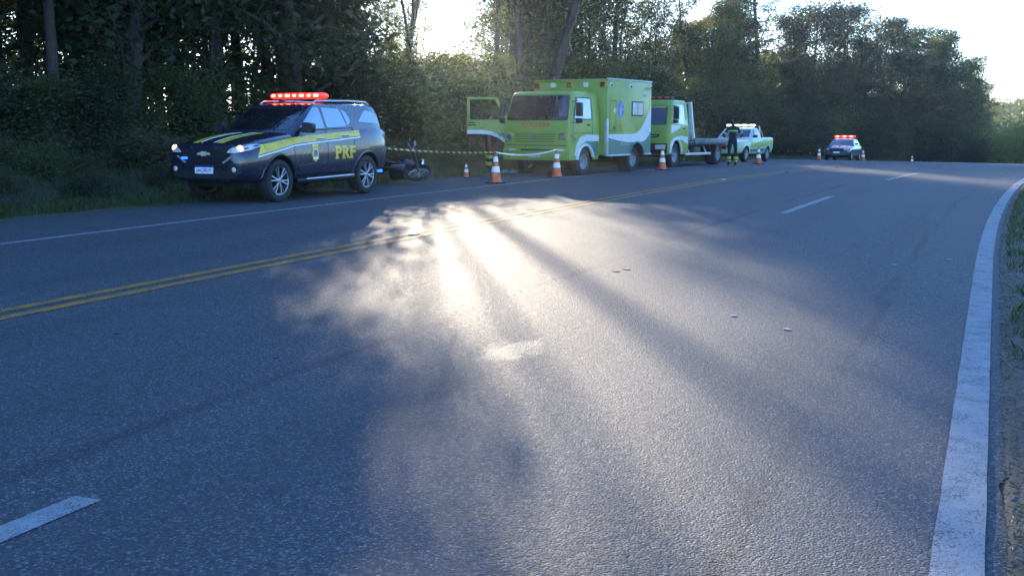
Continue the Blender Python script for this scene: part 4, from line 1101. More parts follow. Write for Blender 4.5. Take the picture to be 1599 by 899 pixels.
    for poly in ([(0, 1.8), (-.09, 1.8), (-.42, 2.48), (-.34, 2.53)], [(-1.24, 1.8), (-1.16, 1.8), (-1.16, 2.53), (-1.24, 2.53)], [(-.34, 2.535), (-.37, 2.46), (-1.16, 2.46), (-1.16, 2.535)]):
        fr.prism(poly, lambda a, b, h: (a, h, b), th)
    fr.build('window_frame', M['lime'], dr)
    MB().prism([(-.09, 1.8), (-1.16, 1.8), (-1.16, 2.46), (-.40, 2.46)], lambda a, b, h: (a, .02 + h, b), .006).build('window_pane', M['clear'], dr)
    MB().tube([(-1.02, .0, 1.70), (-1.02, -.03, 1.70), (-1.2, -.03, 1.70), (-1.2, 0, 1.70)], .016, 6).build('door_handle', M['black'], dr)
    hp = MB().prism([(-1.22, 1.60), (-1.22, 1.64), (-.98, 1.64), (-.98, 1.60)], lambda a, b, h: (a, -.002 + h, b), -.012); hp.build('trim_strip', M['black'], dr)
    class Flat(Skin):
        def __init__(s): s.t = []
        def mapper(s, mode, fb): return lambda a, b, off: Vector((a, -off, b))
    fl = Flat()
    fl.text('lettering', 'VRS', (-.17, 1.30), .13, 'R', M['darktext'], dr, .010, 1, .02)
    fl.text('lettering', 'CTR', (-.78, 1.53), .055, 'R', M['darktext'], dr, .008, 1, .02)
    # cab interior: seat, red step
    MB().box((2.85, -.5, 1.35), (.5, .8, .18)).box((2.58, -.5, 1.75), (.14, .8, .8)).build('seat', M['black'], c, 38, .05)
    MB().box((3.3, -.93, .98), (1.25, .14, .10)).build('door_step', M['maroon'], c, 38, .02)
    # box livery (near side)
    zs = lambda x: 1.16 + .02 * math.sin((2.2 - x) * 2) 
    low = []; up = []
    for k in range(25):
        t = k / 24; x = b0 - .10 - (b0 - .13 - b1) * t
        zb = 1.20 - .16 * math.sin(t * math.pi * .85) + .75 * max(0, t - .80) / .2 * max(0, t - .80) * 2.0
        zu = 1.32 + .02 * t + 1.05 * max(0, t - .55) ** 2.2 / .45 ** 2.2
        low.append((x, zb)); up.append((x, max(zu, zb + .06)))
    sb.patch('white_sweep', up + low[::-1], 'L', M['greenwhite'], c, .004, .12)
    sb.patch('teal_skirt', [(b0 - .10, z0 + .03)] + low + [(b1 + .03, z0 + .03), (-.58, z0 + .03)] + [(.575 * math.cos(R(180 - a)), .46 + .575 * math.sin(R(180 - a))) for a in range(17, 164, 12)] + [(.58, z0 + .03)], 'L', M['teal'], c, .003, .12)
    sb.text('lettering', 'ECOVIAS', (.95, .98), .10, 'L', M['greytext'], c, .008, 1, .01) if False else sb.text('lettering', 'RS 116 122', (.92, 1.0), .10, 'L', M['greytext'], c, .008, 1, .01)
    star = []
    for k in range(6):
        a = k * math.pi / 3 + math.pi / 2
        for da, r in ((-.30, .30), (.30, .30), (math.pi / 6, .115)):
            star.append((1.28 + r * .82 * math.cos(a + da), 2.16 + r * math.sin(a + da)))
    stp = sb.patch('star_of_life', star, 'L', M['starblue'], c, .006, .5)
    sb.patch('staff', [(1.268, 1.96), (1.292, 1.96), (1.292, 2.36), (1.268, 2.36)], 'L', M['white'], stp, .010, .5)
    sb.text('lettering', '0800', (1.28, 1.62), .07, 'L', M['redtext'], c, .008, 1, .01)
    sb.text('lettering', 'USB 01', (-.55, 2.67), .10, 'L', M['darktext'], c, .008, 1, .0)
    w = sb.patch('window_frame', roundpoly([(.44, 1.94), (-.46, 1.94), (-.46, 2.46), (.44, 2.46)], .05), 'L', M['black'], c, .012, .3)
    for x0, x1 in ((.39, .03), (-.02, -.41)): sb.patch('pane', [(x0, 1.99), (x1, 1.99), (x1, 2.41), (x0, 2.41)], 'L', M['clearlens'], w, .018, .3)
    for pts in ([(2.05, 1.42), (2.05, 2.45)], [(1.62, 1.42), (1.62, 2.45)]):
        (x0, q0), (x1, q1) = pts; sb.patch('locker_seam', [(x0 - .008, q0), (x0 + .008, q0), (x1 + .008, q1), (x1 - .008, q1)], 'L', M['under'], c, .003, .3)
    for zq in (1.42, 2.44): sb.patch('locker_seam', [(2.05, zq), (1.62, zq), (1.62, zq + .015), (2.05, zq + .015)], 'L', M['under'], c, .003, .3)
    sb.patch('locker_latch', roundpoly([(1.82, 2.02), (1.68, 2.02), (1.68, 2.20), (1.82, 2.20)], .03), 'L', M['chrome'], c, .02, .3)
    sb.patch('filler_cap', roundpoly([(1.80, 1.48), (1.70, 1.48), (1.70, 1.60), (1.80, 1.60)], .03), 'L', M['black'], c, .02, .3)
    MB().box((2.20, 1.21, 1.22), (.10, .09, 1.24)).build('corner_guard', M['aluminium'], c, 38, .012)
    MB().box((.55, 1.235, 3.165), (3.36, .05, .05)).build('roof_rail', M['aluminium'], c, 38, .01)
    MB().box((1.35, 1.25, .615), (1.72, .04, .06)).box((-.86, 1.25, .615), (.50, .04, .06)).build('skirt_trim', M['aluminium'], c, 38, .008)
    MB().box((2.245, 0, 3.12), (.05, 2.36, .04)).build('front_cap', M['lime'], c, 38, .01)
    for k, y in enumerate((-1.1, -.55, 0, .55, 1.1)):
        h = MB().box((2.25, y, 2.97), (.06, .20, .20)).build('lamp_box', M['lime'], c, 38, .02)
        MB().box((2.285, y, 2.97), (.03, .16, .16)).build('lamp_lens', M['teallens'] if k % 2 == 0 else M['greenwhite'], h, 38, .02)
    for x in (2.02, .60, -.98):
        h = MB().lathe([(.085, 0), (.08, .03), (.01, .04)], 16, 'Y', (x, bw, 2.95)).build('marker_lamp', M['greenwhite'], c)
        MB().lathe([(.055, .03), (.04, .06), (.005, .065)], 12, 'Y', (x, bw, 2.95)).build('lens', M['teallens'], h)
    for y in (.86, -.86):
        sd = 1 if y > 0 else -1
        wheel(c, 3.3, y * 1.03, .44, .225, sd, .25, 'disc', M['steelwheel'])
        wheel(c, 0, y * 1.08, .44, .40, sd, .25, 'disc', M['steelwheel'])
    ar = MB(); ar.tube([(.59 * math.cos(R(a)), 1.245, .46 + .59 * math.sin(R(a))) for a in range(14, 170, 12)], .035, 6); ar.build('arch_trim', M['teal'], c)
    ar = MB(); ar.tube([(3.3 + .545 * math.cos(R(a)), 1.045, .44 + .545 * math.sin(R(a))) for a in range(8, 176, 12)], .05, 6); ar.build('arch_trim', M['greenwhite'], c)
    MB().box((1.4, 0, .55), (5.2, .9, .22)).box((3.3, 0, .40), (.14, 1.7, .14)).box((0, 0, .42), (.2, 1.6, .2)).build('chassis', M['under'], c, 38, .02)
    return c, dr

suv = police_suv()
amb, amb_door = ambulance()

def tow_truck():
    front, rear = pix(1047, 261), pix(1112, 257)
    c = stand('tow_truck', front, rear, 4.15, .82)
    tag(c, 'lime green flatbed tow truck with empty grey bed behind the ambulance', 'tow truck')
    cab = plan_shell('cab', [(.42, 4.86, 2.90, .95, .12, 0, .10), (.70, 4.92, 2.90, 1.0, .12, 0, .12), (1.30, 4.88, 2.90, 1.0, .12, 0, .12), (1.42, 4.84, 2.90, .99, .12, 0, .12), (2.02, 4.52, 2.90, .92, .12, 0, .14), (2.16, 4.36, 2.90, .89, .10, 0, .14), (2.24, 4.1, 2.92, .80, .08, 0, .16)], [M['lime'], M['under']], c, 10)
    carve(cab, [cutter_cyl(4.15, .55, 1.3, .42, .50), cutter_cyl(4.15, -1.3, -.55, .42, .50)])
    sc = Skin(cab)
    sc.patch('windscreen', roundpoly([(-.88, 1.40), (.88, 1.40), (.79, 2.06), (-.79, 2.06)], .07), 'F', M['glass'], c, .008, .15)
    sc.patch('grille_slot', roundpoly([(-.62, .98), (.62, .98), (.70, 1.10), (-.70, 1.10)], .02), 'F', M['black'], c, .01, .15)
    sc.patch('grille_bar', [(-.6, 1.03), (.6, 1.03), (.6, 1.05), (-.6, 1.05)], 'F', M['silver'], c, .02, .2)
    sc.patch('bumper', roundpoly([(-.92, .44), (.92, .44), (.95, .80), (-.95, .80)], .06), 'F', M['black'], c, .03, .15)
    for y in (-.72, .72): sc.patch('headlamp', roundpoly([(y - .16, .60), (y + .16, .60), (y + .18, .76), (y - .16, .74)], .03), 'F', M['clearlens'], c, .045, .15)
    for sd, q in (('L', 1), ('R', -1)):
        sc.patch('side_window', roundpoly([(4.44, 1.46), (3.98, 1.44), (3.98, 2.08), (4.20, 2.08)], .04), sd, M['skypane'], c, .008, .15)
        sc.patch('side_window', roundpoly([(3.92, 1.44), (3.42, 1.44), (3.34, 1.62), (3.36, 2.08), (3.92, 2.08)], .05), sd, M['skypane'], c, .008, .15)
        sc.patch('white_sweep', [(4.60, 1.38), (3.15, 1.40), (3.15, 1.62), (3.30, 1.56), (3.9, 1.28), (4.60, 1.12)], sd, M['greenwhite'], c, .004, .12)
        sc.patch('white_sweep', [(2.94, 1.0), (3.7, 1.04), (4.3, 1.0), (4.62, .86), (4.78, .60), (4.70, .52), (4.6, .74), (4.4, .90), (4.15, .96), (3.6, .90), (2.94, .72)], sd, M['greenwhite'], c, .004, .12)
        sc.patch('door_seam', [(3.26, .95), (3.272, .95), (3.272, 2.12), (3.26, 2.12)], sd, M['under'], c, .003, .2)
        sc.patch('door_handle', roundpoly([(3.36, 1.26), (3.52, 1.26), (3.52, 1.31), (3.36, 1.31)], .01), sd, M['black'], c, .02, .2)
        m = MB().box((4.60, q * 1.16, 1.80), (.10, .18, .42)).box((4.60, q * 1.14, 1.52), (.10, .16, .12)).tube([(4.5, q * .95, 2.02), (4.60, q * 1.16, 2.04)], .016, 6).tube([(4.6, q * .97, 1.46), (4.60, q * 1.14, 1.46)], .016, 6)
        m.build('wing_mirror', M['black'], c, 38, .02)
        ar = MB().tube([(4.15 + .52 * math.cos(R(a)), q * .995, .42 + .52 * math.sin(R(a))) for a in range(5, 178, 12)], .045, 6); ar.build('arch_trim', M['greenwhite'], c)
        wheel(c, 4.15, q * .84, .40, .24, q, .24, 'disc', M['steelwheel']); wheel(c, 0, q * .84, .40, .42, q, .24, 'disc', M['steelwheel'])
        # slanted head-board stay
        MB().loft([[(x - .07, q * .92, z), (x + .07, q * .92, z), (x + .07, q * 1.0, z), (x - .07, q * 1.0, z)] for x, z in ((2.80, 2.20), (2.62, 1.60), (2.38, .90))]).build('stay_bar', M['greenwhite'], c, 38)
        rl = MB().box((.62, q * 1.05, .86), (3.82, .07, .20)); rl.build('bed_side_rail', M['bed'], c, 38, .012)
        MB().box((1.95, q * .98, .42), (2.55, .05, .09)).tube([(1.0, q * .95, .42), (1.0, q * .8, .72)], .025, 6).tube([(2.7, q * .95, .42), (2.7, q * .8, .72)], .025, 6).build('side_guard', M['aluminium'], c, 38, .01)
        MB().box((-1.30, q * .75, .62), (.05, .34, .14)).build('tail_lamp', M['teallens'], c, 38, .015)
        MB().box((1.75, q * .70, .50), (.7, .35, .34)).build('tool_locker', M['black'], c, 38, .03)
    bed = MB().box((.62, 0, .80), (3.82, 2.03, .06))
    for k in range(9): bed.box((-1.1 + k * .44, 0, .74), (.06, 1.9, .07))
    bed.build('bed', M['bed'], c, 38, .006)
    MB().box((2.56, 0, 1.08), (.06, 1.8, .38)).tube([(2.62, -.9, 1.05), (2.80, -.9, 2.16), (2.80, .9, 2.16), (2.62, .9, 1.05)], .035, 8).build('head_board', M['aluminium'], c, 38)
    MB().box((1.6, 0, .60), (5.8, .80, .20)).box((4.15, 0, .40), (.14, 1.5, .14)).box((0, 0, .40), (.2, 1.4, .2)).build('chassis', M['under'], c, 38, .02)
    lb = MB().box((3.75, 0, 2.32), (.22, 1.35, .09)).box((3.75, -.4, 2.26), (.1, .08, .08)).box((3.75, .4, 2.26), (.1, .08, .08)).build('beacon_bar', M['black'], c, 38, .02)
    for k in range(5): MB().box((3.87, -.52 + k * .26, 2.325), (.03, .16, .06)).build('beacon_lens', M['orange'], lb, 38, .012)

def pickup():
    front = pix(1162, 253); az = R(31); rear = front + Vector((math.sin(az), math.cos(az), 0)) * 2.7; rear.z = zsurf(rear.x, rear.y)
    c = stand('pickup_truck', front, rear, 2.7, .72)
    tag(c, 'white and green pickup with lit white roof lamps beyond the tow truck', 'pickup truck')
    st = [(-.86, .42, .60, (.70, .44), (.76, .70), (.76, .98), (.74, 1.02), 1.02), (-.78, .36, .66, (.78, .40), (.82, .70), (.80, 1.0), (.77, 1.05), 1.05),
          (-.2, .32, .70, (.80, .38), (.85, .72), (.82, 1.0), (.78, 1.05), 1.05), (.6, .30, .72, (.80, .36), (.84, .72), (.81, .98), (.76, 1.03), 1.03),
          (1.4, .30, .72, (.80, .36), (.83, .72), (.81, .94), (.74, .99), .99), (2.1, .30, .72, (.80, .36), (.84, .70), (.80, .90), (.70, .95), .97),
          (2.7, .30, .70, (.80, .36), (.84, .68), (.79, .86), (.66, .90), .92), (3.15, .32, .62, (.74, .38), (.78, .62), (.72, .80), (.58, .84), .86), (3.38, .36, .46, (.58, .42), (.62, .58), (.56, .72), (.46, .76), .78)]
    body = section_body('body', st, [M['palegreen'], M['under']], c, 2, .12)
    # load bed opening
    bc = MB().box((-.10, 0, 1.10), (1.30, 1.34, .9)).build('cutter', M['under'], None, 0); bc['well'] = [-.76, .56, -.68, .68, .6, 1.3]
    carve(body, [cutter_cyl(0, .45, 1.2, .31, .36), cutter_cyl(0, -1.2, -.45, .31, .36), cutter_cyl(2.7, .45, 1.2, .31, .36), cutter_cyl(2.7, -1.2, -.45, .31, .36), bc])
    cab = plan_shell('cabin', [(.92, 2.24, .66, .78, .18, .04, .08), (1.15, 1.92, .72, .72, .16, .05, .08), (1.37, 1.58, .80, .64, .13, .05, .08), (1.42, 1.44, .84, .60, .11, .05, .09), (1.44, 1.3, .90, .52, .08, .05, .10)], M['greenwhite'], c)
    sk = Skin(body, cab)
    sk.patch('windscreen', roundpoly([(-.64, 1.03), (.64, 1.03), (.55, 1.37), (-.55, 1.37)], .05), 'F', M['glass'], c, .006)
    for sd, q in (('L', 1), ('R', -1)):
        sk.patch('window', roundpoly([(1.92, 1.04), (.92, 1.06), (.98, 1.36), (1.46, 1.37)], .05), sd, M['glass'], c, .006)
        sk.patch('green_wave', [(2.25, .86), (1.6, .80), (1.0, .86), (.4, .93), (-.5, .94), (-.74, .90), (-.74, .66), (-.40, .72), (0, .74), (.5, .66), (1.2, .62), (2.25, .60)], sd, M['lime'], c, .004)
        sk.patch('teal_sill', [(2.28, .42), (.42, .42), (.42, .56), (1.2, .55), (2.28, .52)], sd, M['teal'], c, .004)
        sk.patch('door_seam', [(.80, .46), (.812, .46), (.812, 1.0), (.80, 1.0)], sd, M['under'], c, .003)
        sk.patch('headlamp', roundpoly([(q * .44, .66), (q * .66, .70), (q * .72, .78), (q * .50, .75)], .02), 'F', M['clearlens'], c, .008, .06)
        MB().box((1.82, q * .87, 1.07), (.10, .16, .12)).tube([(1.84, q * .74, 1.04), (1.84, q * .84, 1.05)], .02, 6).build('wing_mirror', M['black'], c, 38, .03)
        wheel(c, 0, q * .71, .31, .19, q, .20, 'spoke', M['alloy']); wheel(c, 2.7, q * .71, .31, .19, q, .20, 'spoke', M['alloy'])
        MB().tube([(.60, q * .66, 1.03), (.66, q * .62, 1.50), (.2, q * .66, 1.04)], .03, 8).build('roll_bar', M['silver'], c)
        sk.patch('tail_lamp', roundpoly([(-.70, .86), (-.82, .86), (-.80, 1.0), (-.72, 1.0)], .02), sd, M['teallens'], c, .006, .06)
    sk.patch('grille', roundpoly([(-.42, .58), (.42, .58), (.40, .70), (-.40, .70)], .02), 'F', M['grille'], c, .008, .08)
    sk.patch('number_plate', [(-.18, .46), (.18, .46), (.18, .55), (-.18, .55)], 'F', M['aluminium'], c, .014, .1)
    bar = MB().box((1.12, 0, 1.53), (.20, 1.30, .08)).box((1.12, -.4, 1.46), (.08, .08, .08)).box((1.12, .4, 1.46), (.08, .08, .08)).build('light_bar', M['black'], c, 38, .02)
    for y in (-.50, -.17, .17, .50): MB().box((1.228, y, 1.535), (.03, .26, .06)).build('lit_lamp', M['whitehot'], bar, 38, .012)
    MB().box((1.3, 0, .30), (3.6, 1.1, .14)).build('chassis', M['under'], c, 38, .03)

def far_police_car():
    y = 73.0; g = at_depth(1318, y)
    az = R(27.5); f = Vector((math.sin(az), math.cos(az), 0))
    front = g + Vector((math.cos(az), -math.sin(az), 0)) * .75 - f * 1.3; front.z = zsurf(front.x, front.y); rear = front + f * 2.6; rear.z = zsurf(rear.x, rear.y)
    c = stand('police_car', front, rear, 2.6, .75)
    tag(c, 'small dark police saloon with lit red roof lamps between cones on the crest', 'police car')
    st = [(-.92, .42, .58, (.70, .46), (.76, .72), (.74, .98), (.66, 1.04), 1.06), (-.80, .34, .68, (.80, .40), (.85, .72), (.81, 1.0), (.72, 1.06), 1.08), (0, .30, .72, (.83, .36), (.88, .72), (.83, .99), (.74, 1.04), 1.06), (1.0, .28, .74, (.83, .34), (.87, .70), (.82, .95), (.74, 1.0), 1.0),
          (2.0, .28, .74, (.83, .34), (.88, .70), (.82, .92), (.70, .97), 1.0), (2.6, .28, .72, (.83, .34), (.88, .68), (.80, .87), (.66, .92), .94), (3.1, .30, .62, (.76, .36), (.80, .62), (.73, .80), (.58, .84), .87), (3.36, .34, .46, (.60, .42), (.64, .58), (.57, .71), (.46, .75), .78)]
    body = section_body('body', st, [M['navysky'], M['under']], c, 2, .12)
    carve(body, [cutter_cyl(0, .5, 1.2, .32, .37), cutter_cyl(0, -1.2, -.5, .32, .37), cutter_cyl(2.6, .5, 1.2, .32, .37), cutter_cyl(2.6, -1.2, -.5, .32, .37)])
    cab = plan_shell('cabin', [(.94, 2.22, -.62, .80, .18, .12, .09), (1.16, 1.86, -.42, .73, .16, .11, .09), (1.38, 1.46, -.10, .64, .13, .10, .09), (1.44, 1.30, 0, .59, .11, .09, .10), (1.46, 1.1, .1, .5, .08, .08, .10)], M['navysky'], c)
    sk = Skin(body, cab)
    sk.patch('windscreen', roundpoly([(-.66, 1.05), (.66, 1.05), (.56, 1.38), (-.56, 1.38)], .05), 'F', M['glass'], c, .006)
    for sd, q in (('L', 1), ('R', -1)):
        sk.patch('window', roundpoly([(1.84, 1.06), (.92, 1.07), (.92, 1.38), (1.36, 1.38)], .04), sd, M['glass'], c, .006)
        sk.patch('window', roundpoly([(.86, 1.07), (.0, 1.09), (.2, 1.36), (.86, 1.38)], .04), sd, M['glass'], c, .006)
        sk.patch('yellow_band', [(2.9, .84), (0, .94), (0, .84), (2.9, .76)], sd, M['yellow'], c, .004)
        sk.patch('white_band', [(2.9, .75), (0, .83), (0, .78), (2.9, .71)], sd, M['white'], c, .004)
        sk.patch('headlamp', roundpoly([(q * .44, .66), (q * .68, .70), (q * .74, .77), (q * .50, .75)], .02), 'F', M['clearlens'], c, .008, .06)
        MB().box((1.74, q * .92, 1.08), (.10, .18, .12)).tube([(1.76, q * .76, 1.05), (1.76, q * .88, 1.06)], .02, 6).build('wing_mirror', M['black'], c, 38, .03)
        wheel(c, 0, q * .74, .32, .20, q, .21, 'spoke', M['alloy']); wheel(c, 2.6, q * .74, .32, .20, q, .21, 'spoke', M['alloy'])
        L1 = [(3.22 - k * .1, q * (.16 + .01 * k)) for k in range(10)]; L2 = [(3.22 - k * .1, q * (.32 + .012 * k)) for k in range(10)]
        sk.patch('bonnet_stripe', L1 + L2[::-1], 'T', M['white'], c, .004, .1, 5.1)
    sk.patch('grille', roundpoly([(-.40, .58), (.40, .58), (.42, .70), (-.42, .70)], .02), 'F', M['grille'], c, .008, .08)
    sk.patch('number_plate', [(-.20, .46), (.20, .46), (.20, .56), (-.20, .56)], 'F', M['white'], c, .014, .1)
    lb = MB(); lb.loft([[(.85 + .15 * math.cos(a) * k, y_, 1.57 + .06 * math.sin(a) * k) for a in [i * math.pi / 8 for i in range(16)]] for y_, k in ((-.66, .55), (-.64, .9), (0, 1), (.64, .9), (.66, .55))])
    bar = lb.build('light_bar', M['redglow'], c, 50)
    [MB().box((.85, y_, 1.49), (.1, .08, .10)).build('bar_foot', M['black'], bar) for y_ in (-.4, .4)]
    for y_ in (-.45, -.02, .42): MB().box((.995, y_, 1.575), (.04, .18, .06)).build('lit_lamp', M['redhot'], bar, 38, .02)
    MB().box((1.2, 0, .28), (3.6, 1.2, .12)).build('chassis', M['under'], c, 38, .03)

tow_truck(); pickup(); far_police_car()

# ------------------------------------------------------------------ people
def person(name, foot, face_az, H, cloth, label, pose):
    """one skinned body; pose: joints in metres for a 1.75 m figure (x right, y forward, z up)"""
    k = H / 1.75
    V = []; E_ = []; Rr = []
    def v(p, r): V.append(tuple(q * k for q in p)); Rr.append((r[0] * k, r[1] * k) if isinstance(r, tuple) else (r * k, r * k)); return len(V) - 1
    def chain(start, pts):
        a = start
        for p, r in pts: b = v(p, r); E_.append((a, b)); a = b
        return a
    pelvis = v((0, 0, .95), (.155, .115))
    chest = chain(pelvis, [((0, .01, 1.10), (.14, .10)), ((0, .01, 1.28), (.165, .115)), ((0, 0, 1.42), (.15, .095))])
    head = chain(chest, [((0, .01, 1.50), .055), ((0, .025, 1.57), .075), ((0, .02, 1.66), (.085, .10)), ((0, .01, 1.735), .055)])
    chain(len(V) - 2, [((0, .125, 1.62), .014)])                                     # nose
    for sx in (-1, 1): 
        e = chain(len(V) - 1 if False else head - 1, [((sx * .088, .015, 1.63), .016)])       # ears
    for sx, arm, leg in ((-1, pose['armL'], pose['legL']), (1, pose['armR'], pose['legR'])):
        hand = chain(chest, [((sx * .17, 0, 1.41), .068)] + [(p, r) for p, r in zip(arm, (.056, .046, .040, .034, .036))])
        w = Vector(arm[-1]); d = (w - Vector(arm[-2])).normalized(); sidev = d.cross(Vector((0, 0, 1))); sidev = sidev.normalized() if sidev.length > .1 else Vector((0, 1, 0))
        for f, L in ((-.030, .062), (-.010, .075), (.012, .072), (.032, .056)):
            b = w + d * .03 + sidev * f; m = b + d * L * .55; t = b + d * L + Vector((0, 0, -.012)); chain(hand, [(tuple(b), .011), (tuple(m), .010), (tuple(t), .008)])
        th = w + sidev * -.045 + d * .0; chain(hand, [(tuple(th), .012), (tuple(th + d * .045), .009)])
        chain(pelvis, [(p, r) for p, r in zip(leg, (.095, .080, .062, .060, .046))] + [((leg[-1][0], leg[-1][1] + .06, .045), .042), ((leg[-1][0] + sx * .015, leg[-1][1] + .16, .035), .034)])
    me = bpy.data.meshes.new('body'); me.from_pydata(V, E_, [])
    ob = bpy.data.objects.new('body', me); COL.objects.link(ob)
    m = ob.modifiers.new('skin', 'SKIN'); m.use_smooth_shade = True
    for i, sv in enumerate(me.skin_vertices[0].data): sv.radius = Rr[i]; sv.use_root = (i == pelvis)
    s_ = ob.modifiers.new('sub', 'SUBSURF'); s_.levels = 1; s_.render_levels = 1
    baked(ob)
    for mt in (cloth, M['skin'], M['hair'], M['boot']): ob.data.materials.append(mt)
    hands = [Vector(pose['armL'][-1]) * k, Vector(pose['armR'][-1]) * k]
    for p in ob.data.polygons:
        c = p.center; p.use_smooth = True
        if c.z > 1.50 * k: p.material_index = 2 if (c.z > 1.68 * k or c.y < -.005 * k) else 1
        elif any((c - h).length < .11 * k for h in hands): p.material_index = 1
        elif c.z < .13 * k: p.material_index = 3
    e = empty(name, foot, (0, 0, -face_az)); ob.parent = e
    tag(e, label, 'person')
    def ring(nm, c, ax, rx, ry, w, mat, up=None):
        a = Vector(ax).normalized(); x = Vector((1, 0, 0)) - a * a.x; x.normalize(); y = a.cross(x); c = Vector(c) * k; mb = MB(); prof = []
        for h in (-w / 2, w / 2): prof.append([c + a * h + x * rx * k * math.cos(t) + y * ry * k * math.sin(t) for t in [i * math.pi / 9 for i in range(18)]])
        inner = [[c + a * h + (p - c - a * hh) * .8 for p in r] for r, hh, h in ((prof[1], w / 2, w / 2), (prof[0], -w / 2, -w / 2))]
        mb.loft([prof[0], prof[1], inner[0], inner[1], prof[0]], False).build(nm, mat, e, 40)
    return e, ring
def add_people():
    g = pix(1143, 258)
    arm = lambda s: [(s * .24, -.02, 1.27), (s * .36, -.05, 1.13), (s * .33, .04, 1.08), (s * .25, .13, 1.06), (s * .20, .17, 1.05)]
    e, ring = person('person', g, R(6), 1.66, M['navycloth'], 'person in dark overalls with yellow reflective bands standing beside the tow truck bed', dict(armL=arm(-1), armR=arm(1),
        legL=[(-.10, 0, .86), (-.115, .01, .66), (-.12, .02, .48), (-.125, -.01, .30), (-.13, -.02, .09)], legR=[(.10, 0, .86), (.115, .01, .66), (.12, .02, .48), (.125, -.01, .30), (.13, -.02, .09)]))
    ring('reflective_band', (0, .01, 1.30), (0, 0, 1), .205, .145, .05, M['hivis'])
    for s in (-1, 1):
        ring('reflective_band', (s * .30, -.035, 1.20), (s * .65, -.15, -.75), .075, .075, .045, M['hivis'])
        ring('reflective_band', (s * .125, -.01, .28), (0, 0, 1), .080, .080, .09, M['hivis'])
        ring('reflective_band', (s * .128, -.015, .16), (0, 0, 1), .072, .072, .05, M['hivis'])
    # beside the ambulance, seen below the open door
    h = amb.matrix_world.inverted() if False else None
    g = pix(763, 271); g = at_depth(763, g.y + 1.0)
    e, ring = person('person', g, R(75), 1.68, M['maroon'], 'person in maroon trousers with lime bands standing behind the open ambulance door', dict(
        armL=[(-.20, .06, 1.22), (-.22, .12, 1.05), (-.20, .24, 1.06), (-.17, .36, 1.10), (-.16, .42, 1.11)], armR=[(.20, .06, 1.22), (.22, .12, 1.05), (.20, .24, 1.06), (.17, .36, 1.10), (.16, .42, 1.11)],
        legL=[(-.10, 0, .86), (-.105, .02, .66), (-.11, .03, .48), (-.11, 0, .30), (-.11, -.02, .09)], legR=[(.10, 0, .86), (.105, .02, .66), (.11, .03, .48), (.11, 0, .30), (.11, -.02, .09)]))
    for s in (-1, 1):
        ring('reflective_band', (s * .11, .02, .46), (0, 0, 1), .095, .095, .10, M['hivis'])
        ring('reflective_band', (s * .11, -.005, .25), (0, 0, 1), .082, .082, .10, M['hivis'])
add_people()

# ------------------------------------------------------------------ small things
def cone(u, v, h, label, tilt=0.0, depth=None, group=None):
    g = pix(u, v) if depth is None else at_depth(u, depth)
    e = empty('traffic_cone', g, (tilt, 0, random.uniform(0, 1.5))); k = h / .75; e.scale = (k, k, k)
    MB().prism(roundpoly([(-.2, -.2), (.2, -.2), (.2, .2), (-.2, .2)], .06), lambda a, b, q: (a, b, q), .035).build('base', M['conebase'], e, 30, .006)
    R0 = lambda z: .142 - (z - .035) * .158
    prof = lambda a, b, d: [(R0(a) + d, a), (R0(b) + d, b)]
    MB().lathe([(.165, .03), (.15, .05), (R0(.06), .06), (R0(.74), .74), (.012, .748), (.01, .748)], 20, 'Z').build('cone_body', M['orange'], e, 40)
    for a, b in ((.27, .41), (.52, .64)):
        MB().lathe([(R0(a) + .003, a), (R0(b) + .003, b), (R0(b) - .01, b), (R0(a) - .01, a)], 20, 'Z', close=True).build('reflective_band', M['coneband'], e, 40)
    tag(e, label, 'traffic cone', group or 'traffic cones along the closed lane'); return e
